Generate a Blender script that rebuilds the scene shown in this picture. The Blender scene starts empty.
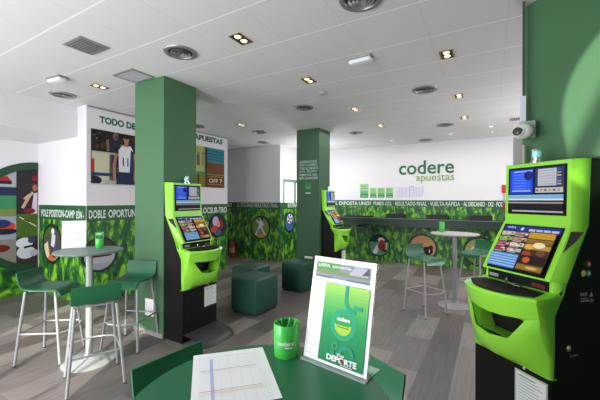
import bpy, bmesh, math, random
from mathutils import Vector, Matrix
random.seed(4)
S = bpy.context.scene
COL = S.collection
PI = math.pi
ZC = 3.03

# ------------------------------------------------------------------ materials
def s2l(c):
    return tuple((v/12.92 if v <= .04045 else ((v+.055)/1.055)**2.4) for v in c)

def hexc(h):
    return s2l(tuple(int(h[i:i+2], 16)/255 for i in (0, 2, 4)))

MATS = {}
def mat(name, col, rough=.5, metal=0, spec=.5, emit=0, coat=0, trans=0, ior=1.45, bump=0, bscale=200, vary=0):
    if name in MATS: return MATS[name]
    m = bpy.data.materials.new(name); m.use_nodes = True
    nt = m.node_tree; b = nt.nodes['Principled BSDF']
    c = hexc(col) if isinstance(col, str) else col
    b.inputs['Base Color'].default_value = (*c, 1)
    b.inputs['Roughness'].default_value = rough
    b.inputs['Metallic'].default_value = metal
    b.inputs['Specular IOR Level'].default_value = spec
    b.inputs['Coat Weight'].default_value = coat
    b.inputs['Coat Roughness'].default_value = .08
    b.inputs['Transmission Weight'].default_value = trans
    b.inputs['IOR'].default_value = ior
    if emit:
        b.inputs['Emission Color'].default_value = (*c, 1)
        b.inputs['Emission Strength'].default_value = emit
    if vary or bump:
        tc = nt.nodes.new('ShaderNodeTexCoord')
        n = nt.nodes.new('ShaderNodeTexNoise'); n.inputs['Scale'].default_value = bscale if bump else 3
        nt.links.new(tc.outputs['Object'], n.inputs['Vector'])
        if bump:
            bp = nt.nodes.new('ShaderNodeBump'); bp.inputs['Strength'].default_value = bump
            bp.inputs['Distance'].default_value = .004
            nt.links.new(n.outputs['Fac'], bp.inputs['Height']); nt.links.new(bp.outputs['Normal'], b.inputs['Normal'])
        if vary:
            n2 = nt.nodes.new('ShaderNodeTexNoise'); n2.inputs['Scale'].default_value = 1.7
            nt.links.new(tc.outputs['Object'], n2.inputs['Vector'])
            mx = nt.nodes.new('ShaderNodeMix'); mx.data_type = 'RGBA'
            mx.inputs[6].default_value = (*[v*(1-vary) for v in c], 1)
            mx.inputs[7].default_value = (*[min(1, v*(1+vary)) for v in c], 1)
            nt.links.new(n2.outputs['Fac'], mx.inputs[0]); nt.links.new(mx.outputs[2], b.inputs['Base Color'])
    MATS[name] = m
    return m

M_WHITE = mat('white_paint', (.78, .765, .79), .75, bump=.05, bscale=300)
M_LIME = mat('lime_plastic', (.30, .78, .05), .26, coat=.5, spec=.5)
M_BLACK = mat('black_metal', (.007, .007, .007), .5, spec=.18)
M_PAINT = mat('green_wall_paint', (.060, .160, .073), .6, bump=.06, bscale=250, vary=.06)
M_STOOL = mat('green_stool_shell', (.016, .135, .055), .38, vary=.05)
M_TABLE = mat('green_laminate', (.018, .150, .062), .36)
M_TGREY = mat('grey_laminate', (.15, .20, .185), .35)
M_LEG = mat('grey_lacquered_tube', (.36, .375, .37), .4, metal=.25)
M_POUF = mat('dark_green_leatherette', (.010, .070, .040), .5, bump=.3, bscale=400)
M_GREY = mat('grey_metal', (.33, .33, .33), .4, metal=.6)
M_DGREY = mat('dark_grey_plastic', (.035, .035, .038), .38)
M_CHROME = mat('chrome', (.8, .8, .82), .12, metal=1)
M_GOLD = mat('brass_reflector', (.75, .55, .25), .25, metal=.9)
M_PAPER = mat('white_paper', (.86, .86, .88), .8)
M_CUP = mat('bright_green_plastic', (.06, .52, .08), .3, coat=.3)
M_ACRYL = mat('clear_acrylic', (.95, .98, .97), .03, trans=1, ior=1.3)
M_COUNTER = mat('dark_green_laminate', (.008, .030, .018), .4)
M_FRAME = mat('grey_green_frame', (.12, .21, .17), .5)
M_BASEW = mat('white_enamel', (.38, .40, .38), .35)
M_RED = mat('red_paint', (.30, .035, .015), .4)

def flatmat(h, em=0, rough=.6):
    return mat('print_%s_%g' % (h, em), h, rough, emit=em, spec=.3)

# grass-like green vinyl
def make_vinyl():
    m = bpy.data.materials.new('green_grass_vinyl'); m.use_nodes = True
    nt = m.node_tree; b = nt.nodes['Principled BSDF']; b.inputs['Roughness'].default_value = .45
    tc = nt.nodes.new('ShaderNodeTexCoord')
    mp = nt.nodes.new('ShaderNodeMapping'); mp.inputs['Scale'].default_value = (9, 9, 4.2)
    mp.inputs['Rotation'].default_value = (.25, .35, 0)
    n = nt.nodes.new('ShaderNodeTexNoise'); n.inputs['Scale'].default_value = 1.15; n.inputs['Detail'].default_value = 3.5
    n.inputs['Roughness'].default_value = .6; n.inputs['Distortion'].default_value = .7
    cr = nt.nodes.new('ShaderNodeValToRGB'); e = cr.color_ramp.elements
    e[0].position = .36; e[0].color = (.004, .050, .014, 1)
    e[1].position = .70; e[1].color = (.34, .62, .04, 1)
    for p, c in ((.48, (.012, .11, .022, 1)), (.53, (.035, .20, .015, 1)), (.58, (.13, .38, .02, 1))):
        q = e.new(p); q.color = c
    nt.links.new(tc.outputs['Object'], mp.inputs['Vector']); nt.links.new(mp.outputs['Vector'], n.inputs['Vector'])
    nt.links.new(n.outputs['Fac'], cr.inputs['Fac']); nt.links.new(cr.outputs['Color'], b.inputs['Base Color'])
    return m
M_VINYL = make_vinyl()
M_BAND = mat('dark_green_band_vinyl', (.018, .10, .035), .45)
M_LETTER = mat('pale_band_letters', (.62, .72, .64), .5)
M_SIGN = mat('dark_green_letters', (.012, .13, .06), .45)
M_SIGN2 = mat('light_green_letters', (.22, .36, .10), .45)

def make_floor():
    m = bpy.data.materials.new('grey_wood_planks'); m.use_nodes = True
    nt = m.node_tree; b = nt.nodes['Principled BSDF']
    tc = nt.nodes.new('ShaderNodeTexCoord')
    mp = nt.nodes.new('ShaderNodeMapping'); mp.inputs['Rotation'].default_value = (0, 0, PI/2)
    br = nt.nodes.new('ShaderNodeTexBrick')
    br.inputs['Scale'].default_value = 1; br.inputs['Brick Width'].default_value = .80; br.inputs['Row Height'].default_value = .29
    br.inputs['Mortar Size'].default_value = .0015; br.inputs['Bias'].default_value = 0
    br.offset = .37
    br.inputs['Color1'].default_value = (0, 0, 0, 1); br.inputs['Color2'].default_value = (1, 1, 1, 1); br.inputs['Mortar'].default_value = (.2, .2, .2, 1)
    nt.links.new(tc.outputs['Object'], mp.inputs['Vector']); nt.links.new(mp.outputs['Vector'], br.inputs['Vector'])
    mp2 = nt.nodes.new('ShaderNodeMapping'); mp2.inputs['Scale'].default_value = (26, 1.6, 1)
    n = nt.nodes.new('ShaderNodeTexNoise'); n.inputs['Scale'].default_value = 1.6; n.inputs['Detail'].default_value = 5
    nt.links.new(tc.outputs['Object'], mp2.inputs['Vector']); nt.links.new(mp2.outputs['Vector'], n.inputs['Vector'])
    cr = nt.nodes.new('ShaderNodeValToRGB'); e = cr.color_ramp.elements
    e[0].color = (.100, .084, .078, 1); e[1].color = (.25, .225, .205, 1)
    q = e.new(.5); q.color = (.16, .14, .13, 1)
    nt.links.new(br.outputs['Color'], cr.inputs['Fac'])
    mx = nt.nodes.new('ShaderNodeMix'); mx.data_type = 'RGBA'; mx.blend_type = 'MULTIPLY'; mx.inputs[0].default_value = .55
    cr2 = nt.nodes.new('ShaderNodeValToRGB'); cr2.color_ramp.elements[0].color = (.55, .55, .55, 1); cr2.color_ramp.elements[1].color = (1.3, 1.3, 1.3, 1)
    cr2.color_ramp.elements[0].position = .3; cr2.color_ramp.elements[1].position = .7
    nt.links.new(n.outputs['Fac'], cr2.inputs['Fac'])
    nt.links.new(cr.outputs['Color'], mx.inputs[6]); nt.links.new(cr2.outputs['Color'], mx.inputs[7])
    nt.links.new(mx.outputs[2], b.inputs['Base Color'])
    b.inputs['Roughness'].default_value = .42
    return m
M_FLOOR = make_floor()

def make_ceiling():
    m = bpy.data.materials.new('ceiling_panels'); m.use_nodes = True
    nt = m.node_tree; b = nt.nodes['Principled BSDF']; b.inputs['Roughness'].default_value = .7
    tc = nt.nodes.new('ShaderNodeTexCoord'); sx = nt.nodes.new('ShaderNodeSeparateXYZ')
    nt.links.new(tc.outputs['Object'], sx.inputs[0])
    def lines(out, off, period, w):
        a = nt.nodes.new('ShaderNodeMath'); a.operation = 'ADD'; a.inputs[1].default_value = off
        d = nt.nodes.new('ShaderNodeMath'); d.operation = 'PINGPONG'; d.inputs[1].default_value = period/2
        l = nt.nodes.new('ShaderNodeMath'); l.operation = 'LESS_THAN'; l.inputs[1].default_value = w
        nt.links.new(out, a.inputs[0]); nt.links.new(a.outputs[0], d.inputs[0]); nt.links.new(d.outputs[0], l.inputs[0])
        return l.outputs[0]
    la = lines(sx.outputs[1], -1.327+.575*4, .575, .008)
    lb = lines(sx.outputs[0], .457+.575*16, .575, .004)
    m1 = nt.nodes.new('ShaderNodeMix'); m1.data_type = 'RGBA'
    m1.inputs[6].default_value = (.74, .735, .74, 1); m1.inputs[7].default_value = (.67, .66, .66, 1)
    m2 = nt.nodes.new('ShaderNodeMix'); m2.data_type = 'RGBA'; m2.inputs[7].default_value = (.93, .93, .93, 1)
    nt.links.new(lb, m1.inputs[0]); nt.links.new(m1.outputs[2], m2.inputs[6]); nt.links.new(la, m2.inputs[0])
    nt.links.new(m2.outputs[2], b.inputs['Base Color'])
    return m
M_CEIL = make_ceiling()

# ------------------------------------------------------------------ object helpers
def link(name, bm, mats, parent=None, smooth=False, loc=None, rot=None):
    me = bpy.data.meshes.new(name)
    bmesh.ops.recalc_face_normals(bm, faces=bm.faces[:])
    bm.to_mesh(me); bm.free()
    if not isinstance(mats, (list, tuple)): mats = [mats]
    for m in mats: me.materials.append(m)
    if smooth:
        for p in me.polygons: p.use_smooth = True
        try: me.set_sharp_from_angle(angle=R(38))
        except Exception: pass
    o = bpy.data.objects.new(name, me); COL.objects.link(o)
    if parent: o.parent = parent
    if loc: o.location = loc
    if rot: o.rotation_euler = rot
    return o
def R(d): return math.radians(d)

def tag(o, label, cat, group=None, kind=None):
    o['label'] = label; o['category'] = cat
    if group: o['group'] = group
    if kind: o['kind'] = kind
    return o
def thing(name, label, cat, loc=(0, 0, 0), rz=0, group=None):
    o = bpy.data.objects.new(name, None); COL.objects.link(o); o.empty_display_size = .1
    o.location = loc; o.rotation_euler = (0, 0, rz)
    return tag(o, label, cat, group)
def struct(name, bm, m):
    o = link(name, bm, m); o['kind'] = 'structure'; return o
def copy_tree(src, loc, rz, label, group=None):
    def cp(o, parent):
        c = o.copy(); COL.objects.link(c); c.parent = parent
        for ch in list(o.children): cp(ch, c)
        return c
    c = cp(src, None); c.location = loc; c.rotation_euler = (0, 0, rz); c['label'] = label
    if group: c['group'] = group
    return c

def box(bm, x0, x1, y0, y1, z0, z1, bev=0, seg=2, mi=0):
    vs = [bm.verts.new((x, y, z)) for x in (x0, x1) for y in (y0, y1) for z in (z0, z1)]
    fs = [(0, 1, 3, 2), (4, 6, 7, 5), (0, 4, 5, 1), (2, 3, 7, 6), (0, 2, 6, 4), (1, 5, 7, 3)]
    faces = [bm.faces.new([vs[i] for i in f]) for f in fs]
    for f in faces: f.material_index = mi
    if bev:
        es = list({e for f in faces for e in f.edges})
        bmesh.ops.bevel(bm, geom=es, offset=bev, segments=seg, affect='EDGES', profile=.5)
    return vs
def prism(bm, pts, axis, a, b, mi=0):
    """extrude closed 2d polygon pts along axis between a and b"""
    def P(p, t):
        return {'x': (t, p[0], p[1]), 'y': (p[0], t, p[1]), 'z': (p[0], p[1], t)}[axis]
    v0 = [bm.verts.new(P(p, a)) for p in pts]; v1 = [bm.verts.new(P(p, b)) for p in pts]
    n = len(pts)
    fs = [bm.faces.new(v0), bm.faces.new(v1[::-1])]
    for i in range(n): fs.append(bm.faces.new((v0[i], v0[(i+1) % n], v1[(i+1) % n], v1[i])))
    for f in fs: f.material_index = mi
    return fs
def lathe(bm, prof, cx=0, cy=0, n=32, mi=0, sx=1, sy=1, smooth=True):
    rings = []
    for r, z in prof:
        if r < 1e-6: rings.append([bm.verts.new((cx, cy, z))])
        else: rings.append([bm.verts.new((cx+sx*r*math.cos(2*PI*i/n), cy+sy*r*math.sin(2*PI*i/n), z)) for i in range(n)])
    for a, b in zip(rings, rings[1:]):
        for i in range(n):
            j = (i+1) % n
            if len(a) == 1 and len(b) == 1: continue
            if len(a) == 1: f = bm.faces.new((a[0], b[i], b[j]))
            elif len(b) == 1: f = bm.faces.new((a[i], a[j], b[0]))
            else: f = bm.faces.new((a[i], a[j], b[j], b[i]))
            f.material_index = mi
def tube(bm, pts, r, n=10, caps=True, mi=0):
    pts = [Vector(p) for p in pts]; rings = []
    for i, p in enumerate(pts):
        d = (pts[min(i+1, len(pts)-1)]-pts[max(i-1, 0)]).normalized()
        up = Vector((0, 0, 1)) if abs(d.z) < .9 else Vector((1, 0, 0))
        a = d.cross(up).normalized(); b = d.cross(a).normalized()
        rr = r[i] if isinstance(r, (list, tuple)) else r
        rings.append([bm.verts.new(p+a*rr*math.cos(2*PI*k/n)+b*rr*math.sin(2*PI*k/n)) for k in range(n)])
    for a, b in zip(rings, rings[1:]):
        for i in range(n): bm.faces.new((a[i], a[(i+1) % n], b[(i+1) % n], b[i])).material_index = mi
    if caps:
        bm.faces.new(rings[0][::-1]).material_index = mi; bm.faces.new(rings[-1]).material_index = mi
def NB(): return bmesh.new()

def clip_poly(sub, clip):
    out = sub
    n = len(clip)
    for i in range(n):
        a, b = clip[i], clip[(i+1) % n]; inp = out; out = []
        if not inp: break
        def ins(p): return (b[0]-a[0])*(p[1]-a[1])-(b[1]-a[1])*(p[0]-a[0]) >= -1e-9
        for k in range(len(inp)):
            p, q = inp[k-1], inp[k]
            if ins(q) != ins(p):
                d1 = (b[0]-a[0])*(p[1]-a[1])-(b[1]-a[1])*(p[0]-a[0])
                d2 = (b[0]-a[0])*(q[1]-a[1])-(b[1]-a[1])*(q[0]-a[0])
                t = d1/(d1-d2); out.append((p[0]+t*(q[0]-p[0]), p[1]+t*(q[1]-p[1])))
            if ins(q): out.append(q)
    return out
def circ(cx, cz, rx, rz=None, n=40, a0=0, a1=2*PI):
    rz = rz or rx
    full = abs(a1-a0-2*PI) < 1e-6
    m = n if full else n+1
    return [(cx+rx*math.cos(a0+(a1-a0)*i/n), cz+rz*math.sin(a0+(a1-a0)*i/n)) for i in range(m)]

def text_geom(s, size, bold=0.0, spacing=1.0):
    cu = bpy.data.curves.new('t', 'FONT'); cu.body = s; cu.size = size; cu.resolution_u = 3
    cu.offset = bold*size; cu.space_character = spacing; cu.align_x = 'LEFT'
    ob = bpy.data.objects.new('t', cu)
    me = bpy.data.meshes.new_from_object(ob)
    vs = [tuple(v.co) for v in me.vertices]; fs = [tuple(p.vertices) for p in me.polygons]
    bpy.data.objects.remove(ob); bpy.data.curves.remove(cu); bpy.data.meshes.remove(me)
    return vs, fs

class Flat:
    """printed or displayed surface: layered thin shapes facing -Y, X to the right, Z up"""
    def __init__(self, step=.0004):
        self.bm = bmesh.new(); self.mats = []; self.y = 0; self.step = step; self.clip = None; self.em = 0; self.kx = 1
    def mi(self, c):
        m = flatmat(c, self.em) if isinstance(c, str) else c
        if m not in self.mats: self.mats.append(m)
        return self.mats.index(m)
    def poly(self, pts, c, adv=True):
        if self.clip: pts = clip_poly(pts, self.clip)
        if len(pts) < 3: return
        if adv: self.y -= self.step
        f = self.bm.faces.new([self.bm.verts.new((x*self.kx, self.y, z*(.97 if self.kx < 1 else 1))) for x, z in pts]); f.material_index = self.mi(c)
    def rect(self, x0, z0, x1, z1, c, adv=True): self.poly([(x0, z0), (x1, z0), (x1, z1), (x0, z1)], c, adv)
    def ell(self, cx, cz, rx, rz, c, n=20): self.poly(circ(cx, cz, rx, rz, n), c)
    def ring(self, cx, cz, r0, r1, c, n=40, a0=0, a1=2*PI, xs=1):
        self.y -= self.step; mi = self.mi(c)
        for i in range(n):
            t0 = a0+(a1-a0)*i/n; t1 = a0+(a1-a0)*(i+1)/n
            ps = [(r0, t0), (r1, t0), (r1, t1), (r0, t1)]
            f = self.bm.faces.new([self.bm.verts.new((cx+xs*r*math.cos(t), self.y, cz+r*math.sin(t))) for r, t in ps]); f.material_index = mi
    def line(self, pts, w, c):
        for a, b in zip(pts, pts[1:]):
            d = Vector((b[0]-a[0], b[1]-a[1])); 
            if d.length < 1e-6: continue
            n = Vector((-d.y, d.x)).normalized()*w/2
            self.poly([(a[0]-n.x, a[1]-n.y), (b[0]-n.x, b[1]-n.y), (b[0]+n.x, b[1]+n.y), (a[0]+n.x, a[1]+n.y)], c)
    def text(self, s, x, z, w, h, c, bold=0.0):
        """lettering fitted into box w x h with its lower left at x, z"""
        vs, fs = text_geom(s, 1, bold)
        if not vs: return
        x0 = min(v[0] for v in vs); x1 = max(v[0] for v in vs); z0 = min(v[1] for v in vs); z1 = max(v[1] for v in vs)
        self.y -= self.step; mi = self.mi(c)
        nv = [self.bm.verts.new((x+(v[0]-x0)/(x1-x0)*w, self.y, z+(v[1]-z0)/(z1-z0)*h)) for v in vs]
        for f in fs:
            try: self.bm.faces.new([nv[i] for i in f]).material_index = mi
            except ValueError: pass
    def back(self, x0, z0, x1, z1, t, c):
        box(self.bm, x0, x1, 0, t, z0, z1, mi=self.mi(c))
    def build(self, name, parent=None, loc=(0, 0, 0), rot=(0, 0, 0)):
        me = bpy.data.meshes.new(name); self.bm.normal_update()
        for f in self.bm.faces:
            if len(f.verts) >= 3 and abs(f.normal.y) > .9 and f.normal.y > 0 and all(v.co.y <= 0 for v in f.verts) and self.y < 0: f.normal_flip()
        self.bm.to_mesh(me); self.bm.free()
        for m in self.mats: me.materials.append(m)
        o = bpy.data.objects.new(name, me); COL.objects.link(o); o.parent = parent
        o.location = loc; o.rotation_euler = rot
        return o
FX = (0, 0, PI/2)     # a flat facing +X (on walls whose normal is +X)

# ------------------------------------------------------------------ the room
b = NB(); box(b, -7.6, 2.6, -1.5, 8.9, -.1, 0); struct('floor', b, M_FLOOR)
b = NB(); box(b, -7.6, 2.6, -1.5, 8.9, ZC, ZC+.1); struct('ceiling', b, M_CEIL)
b = NB(); box(b, -7.05, -6.85, -1.5, 2.67, 0, ZC); struct('wall_left', b, M_WHITE)
b = NB(); prism(b, [(-7.05, 2.67), (-5.28, 2.67), (-5.28, 5.75), (-7.05, 5.75)], 'z', 0, ZC); struct('wall_left_block', b, M_WHITE)
b = NB(); box(b, -7.25, -7.05, 5.75, 7.3, 0, ZC); struct('wall_left_recess', b, M_WHITE)
# far block with a window in its side
b = NB(); box(b, -7.25, -4.71, 7.1, 7.25, 0, ZC); struct('wall_far_left', b, M_WHITE)
b = NB()
box(b, -4.86, -4.71, 7.25, 8.75, 0, .12); box(b, -4.86, -4.71, 7.25, 8.75, 2.16, ZC)
box(b, -4.86, -4.71, 8.5, 8.75, .12, 2.16)
struct('wall_far_side', b, M_WHITE)
b = NB(); box(b, -4.71, 2.6, 8.6, 8.75, 0, ZC); struct('wall_back', b, M_WHITE)
b = NB(); box(b, 2.4, 2.6, -1.5, 8.6, 0, ZC); struct('wall_right', b, M_WHITE)
# soffit above the left recess
b = NB(); box(b, -6.85, -5.54, -1.35, 2.67, 2.57, ZC); struct('trim_1', b, M_WHITE)
# street side behind the camera, shop window and slit shaped for sun patches
b = NB()
for x0, x1, z0, z1 in ((-7.05, -3.35, 0, ZC), (-3.35, -1.25, 2.5, ZC), (-1.25, 1.72, 0, ZC), (1.72, 1.86, 2.75, ZC), (1.86, 2.4, 0, ZC), (-3.35, -1.25, 0, .35)):
    box(b, x0, x1, -1.5, -1.35, z0, z1)
struct('wall_front', b, M_WHITE)
b = NB()
for x0, x1 in ((-3.35, -3.29), (-2.33, -2.27), (-1.31, -1.25)): box(b, x0, x1, -1.46, -1.40, .35, 2.5)
box(b, -3.29, -1.31, -1.46, -1.40, 2.44, 2.5); box(b, -3.29, -1.31, -1.46, -1.40, .35, .41)
prism(b, [(-2.27, .41), (-2.23, .41), (-1.31, 2.21-.04), (-1.31, 2.21+.03)], 'y', -1.44, -1.41)      # added slanted bar, casts the dark band on the green wall
struct('window_1', b, M_FRAME)
# window in the far side wall
b = NB()
box(b, -4.80, -4.70, 7.25, 7.32, .12, 2.16); box(b, -4.80, -4.70, 8.43, 8.5, .12, 2.16)
box(b, -4.80, -4.70, 7.84, 7.90, .12, 2.10)
box(b, -4.80, -4.70, 7.32, 8.43, 2.08, 2.16); box(b, -4.80, -4.70, 7.32, 8.43, .12, .18)
w2 = struct('window_2', b, M_FRAME)
b = NB(); box(b, -4.78, -4.76, 7.32, 8.43, .18, 2.08)
mp_ = mat('bright_daylight_pane', (1, 1, 1), .2, emit=1.6)
o = link('pane', b, mp_, w2)
# oblique green wall on the right, its end post, and the shadow gap
RN = Vector((-.681, -.732, 0)); RT = Vector((.732, -.681, 0)); RC = Vector((.309, 2.667, 0))
e0 = RC-RN*.13+RT*(-.26); e1 = e0+RT*2.9
e2 = e1-RN*.3; e3 = e0-RN*.3
b = NB(); prism(b, [(p.x, p.y) for p in (e0, e1, e2, e3)], 'z', 0, ZC); struct('wall_right_green', b, M_PAINT)
# pillars
b = NB(); prism(b, [(-3.79, 2.48), (-3.25, 2.48), (-3.25, 2.96), (-3.79, 2.96)], 'z', 0, ZC)
struct('trim_2', b, M_PAINT)
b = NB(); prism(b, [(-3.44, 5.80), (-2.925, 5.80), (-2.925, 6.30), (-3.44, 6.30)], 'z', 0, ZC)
struct('trim_3', b, mat('shaded_green_paint', (.036, .100, .050), .6, bump=.06, bscale=250, vary=.06))  # pillar paint darkened in its colour for the shade far from the windows
# baseboards (thin, light) on pillar and walls
b = NB(); box(b, -3.80, -3.25, 2.468, 2.48, 0, .05)
struct('baseboard_pillar', b, mat('grey_skirting', (.30, .27, .26), .6))
# shadow gap strips at the top of the left wall
b = NB(); box(b, -5.28, -5.262, 2.68, 5.75, ZC-.022, ZC-.004); struct('trim_4', b, M_GREY)

# ------------------------------------------------------------------ printed wall covering
VINYLG = 'green grass vinyl panels with sports slogans around the room'
def vinyl(name, label, length, ztop, zband, loc, rz, texts, z0=.0):
    t = thing(name, label, 'wall covering', loc, rz, VINYLG)
    b = NB(); box(b, 0, length, -.004, 0, z0, zband); link('grass_print', b, M_VINYL, t)
    b = NB(); box(b, 0, length, -.004, 0, zband, ztop); link('slogan_band', b, M_BAND, t)
    for s, x, w, z, h in texts:
        f = Flat(); f.y = -.005; f.text(s, x, z, w, h, M_LETTER, .03 if w < 1.3 else .008); f.build('slogan_letters', t)
    return t
vinyl('wall_covering', 'green grass print vinyl on left wall reading DOBLE OPORTUN behind high tables', 3.07, 1.505, 1.265, (-5.28, 2.675, 0), PI/2,
      [('DOBLE', .03, .255, 1.305, .132), ('OPORTUNIDAD', .325, .70, 1.305, .132), ('LOCSUR-TRO', 2.27, .78, 1.305, .132)])
vinyl('wall_covering', 'green grass print vinyl on narrow end face reading POLE POSITION-CAMP EÓN', 1.52, 1.505, 1.265, (-6.805, 2.67, 0), 0,
      [('POLE POSITION-CAMP', .10, 1.10, 1.305, .125), ('EÓN -', 1.25, .22, 1.300, .15)])
vinyl('wall_covering', 'dark green grass print vinyl with baseball photo on far wall', 2.50, 1.53, 1.36, (-7.21, 7.10, 0), 0,
      [('TRO', .60, .26, 1.40, .11), ('AL DESCANSO RESULTADO FINAL ·', 1.05, 1.43, 1.40, .11)])
vinyl('wall_covering', 'green grass print vinyl across glass of far side window', 1.5, 1.53, 1.36, (-4.695, 7.10, 0), PI/2,
      [('EXTRA', .35, .5, 1.40, .11)])
vinyl('wall_covering', 'long green grass print vinyl on back wall below logo, reading PRIMER GOL', 5.2, 1.60, 1.44, (-4.70, 8.60, 0), 0,
      [('L EXPOSTA UNO?', .90, 1.03, 1.462, .105), ('PRIMER GOL · RESULTADO FINAL · VUELTA RÁPIDA', 1.99, 2.10, 1.462, .128),
       ('· AL DESCANSO · 1X2 · POD', 4.13, .83, 1.462, .105)])
# poster-wall lower green strip
b = NB(); box(b, 0, .56, -.004, 0, 0, 1.2); t = link('wall_covering', b, M_VINYL, None, loc=(-6.85, 2.10, 0), rot=FX)
tag(t, 'green grass vinyl strip under the large round photo collage at left edge', 'wall covering', VINYLG)
t.location = (-6.85, 1.0, 0); t.scale = (2.98, 1, 1)

# ------------------------------------------------------------------ round photos
def player(f, cx, cz, s, body, skin, legs, lean=0):
    f.poly([(cx-.16*s, cz-.05*s), (cx+.13*s, cz-.1*s), (cx+.2*s+lean, cz+.33*s), (cx-.14*s+lean, cz+.36*s)], body)
    f.line([(cx-.1*s, cz), (cx-.28*s, cz-.35*s), (cx-.42*s, cz-.55*s)], .14*s, legs)
    f.line([(cx+.08*s, cz-.05*s), (cx+.2*s, cz-.3*s), (cx+.4*s, cz-.52*s)], .13*s, legs)
    f.line([(cx+.1*s+lean, cz+.3*s), (cx+.3*s+lean, cz+.1*s)], .08*s, skin)
    f.line([(cx-.1*s+lean, cz+.3*s), (cx-.34*s+lean, cz+.42*s)], .08*s, skin)
    f.ell(cx+.03*s+lean, cz+.45*s, .09*s, .11*s, skin)
def round_photo(label, loc, rot, r, kind, cat='picture'):
    t = thing('round_photo', label, cat, loc, rot[2], 'round sports photos on the green wall vinyl')
    f = Flat(); f.y = -.008
    f.clip = circ(0, 0, r*.87, n=40)
    k = kind
    if k == 'rider':
        f.rect(-1, -1, 1, 1, '4b4a3c'); f.rect(-1, -1, 1, -.1, 'a38a5a'); f.rect(-1, .1, 0, 1, '4c5d33')
        f.poly([(-.25*r, -.6*r), (.35*r, -.7*r), (.5*r, .2*r), (0, .3*r)], '5a3423')
        f.poly([(-.1*r, -.1*r), (.3*r, -.2*r), (.35*r, .45*r), (0, .5*r)], 'd8d8e0')
        f.poly([(.1*r, -.4*r), (.5*r, -.3*r), (.4*r, .3*r)], '3a4a80'); f.ell(.1*r, .62*r, .16*r, .15*r, 'ececec')
        f.poly([(-.8*r, -.1*r), (-.5*r, -.8*r), (-.2*r, -.8*r), (-.4*r, .1*r)], 'd9c9a8')
        f.ell(-.1*r, -.75*r, .25*r, .2*r, 'c56a35')
    elif k == 'car':
        f.rect(-1, -1, 1, 1, 'a9adb5'); f.rect(-1, .35*r, 1, 1, '3f4438'); f.rect(-1, -1, 1, -.5*r, '979ba3')
        f.poly([(-.6*r, -.1*r), (.7*r, -.1*r), (.6*r, .2*r), (.1*r, .38*r), (-.35*r, .32*r)], '23242a')
        f.rect(-.3*r, .0*r, .3*r, .14*r, 'c03030'); f.rect(-.5*r, -.14*r, .6*r, -.03*r, '5a1c22'); f.rect(-.1*r, .18*r, .2*r, .28*r, 'e8e8ee')
    elif k == 'rugby':
        f.rect(-1, -1, 1, 1, '3a2c40'); f.ell(-.2*r, .35*r, .35*r, .4*r, 'c9b6d8'); f.ell(.35*r, 0, .35*r, .4*r, '8a2d33')
        f.ell(-.35*r, -.3*r, .4*r, .3*r, 'b4503c'); f.ell(.1*r, -.65*r, .4*r, .25*r, '44608c'); f.ell(.1*r, .1*r, .2*r, .25*r, 'd9a184')
    elif k == 'pitcher':
        f.rect(-1, -1, 1, 1, '6f8a3c'); f.rect(-1, -1, 1, -.55*r, 'b98b4c')
        player(f, 0, .05*r, 1.25*r, 'c9c6d8', 'd8d0dc', 'c9c6d8'); f.ell(.15*r, .72*r, .13*r, .12*r, '22262c')
    elif k == 'football':
        f.rect(-1, -1, 1, 1, '46649c'); f.ell(.0*r, .35*r, .5*r, .5*r, 'dcdce6')
        for a in range(5): f.ell(.34*r*math.cos(a*1.256), .35*r+.34*r*math.sin(a*1.256), .11*r, .12*r, '1c1c24')
        f.ell(0, .35*r, .12*r, .14*r, '1c1c24'); f.poly([(.1*r, -.2*r), (.5*r, -.3*r), (.4*r, .1*r)], '2a1c28')
    elif k == 'american':
        f.rect(-1, -1, 1, 1, '4c8b63'); f.rect(-1, .3*r, 1, 1, '1d2a3c')
        f.poly([(-.7*r, -.8*r), (-.2*r, -.75*r), (.15*r, 0), (-.15*r, .1*r)], 'c9c9da')
        f.ell(.25*r, -.1*r, .35*r, .32*r, '7a1f22'); f.ell(.2*r, .5*r, .3*r, .22*r, 'd2cdd0'); f.poly([(0, .1*r), (.55*r, .1*r), (.4*r, .5*r), (.1*r, .5*r)], '9a2b26')
        f.line([(.6*r, -.3*r), (.75*r, .3*r)], .12*r, 'c9a98c'); f.ell(.5*r, -.45*r, .2*r, .12*r, '2a1716')
    elif k == 'bull':
        f.rect(-1, -1, 1, 1, 'c9996c'); f.rect(-1, -1, 1, -.45*r, '5d8a4a'); f.ell(.3*r, -.2*r, .4*r, .3*r, '2a1c1a')
        f.ell(.55*r, .05*r, .16*r, .16*r, '3a2520'); f.rect(.42*r, -.3*r, .5*r, -.1*r, 'efe8e0')
    else:
        f.rect(-1, -1, 1, 1, '9aa45c'); f.rect(-1, -1, 1, -.3*r, '64803c'); f.poly([(-.5*r, .35*r), (0, .75*r), (.2*r, .4*r), (.1*r, .1*r)], 'c9849a')
        f.ell(.15*r, .5*r, .25*r, .25*r, '7c2436'); f.ell(-.2*r, .1*r, .35*r, .25*r, 'd9d2b0'); f.line([(-.1*r, 0), (-.2*r, -.8*r)], .1*r, '33402a')
    f.clip = None
    f.build('picture', t)
    b = NB(); n = 48
    for (ra, rb, ya, yb) in ((r*.87, r, -.010, -.010),):
        pv = [[b.verts.new((q*math.cos(2*PI*i/n), y, q*math.sin(2*PI*i/n))) for i in range(n)] for q, y in ((ra, -.004), (ra, -.012), (rb, -.012), (rb, -.004))]
        for a_, c_ in zip(pv, pv[1:]):
            for i in range(n): b.faces.new((a_[i], a_[(i+1) % n], c_[(i+1) % n], c_[i]))
    link('black_ring', b, mat('black_green_border', (.006, .02, .012), .4), t)
    return t
round_photo('oval photo of a horse rider on narrow green face left of standing menu sheet', (-6.32, 2.67, .86), (0, 0, 0), .335, 'rider')
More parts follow.
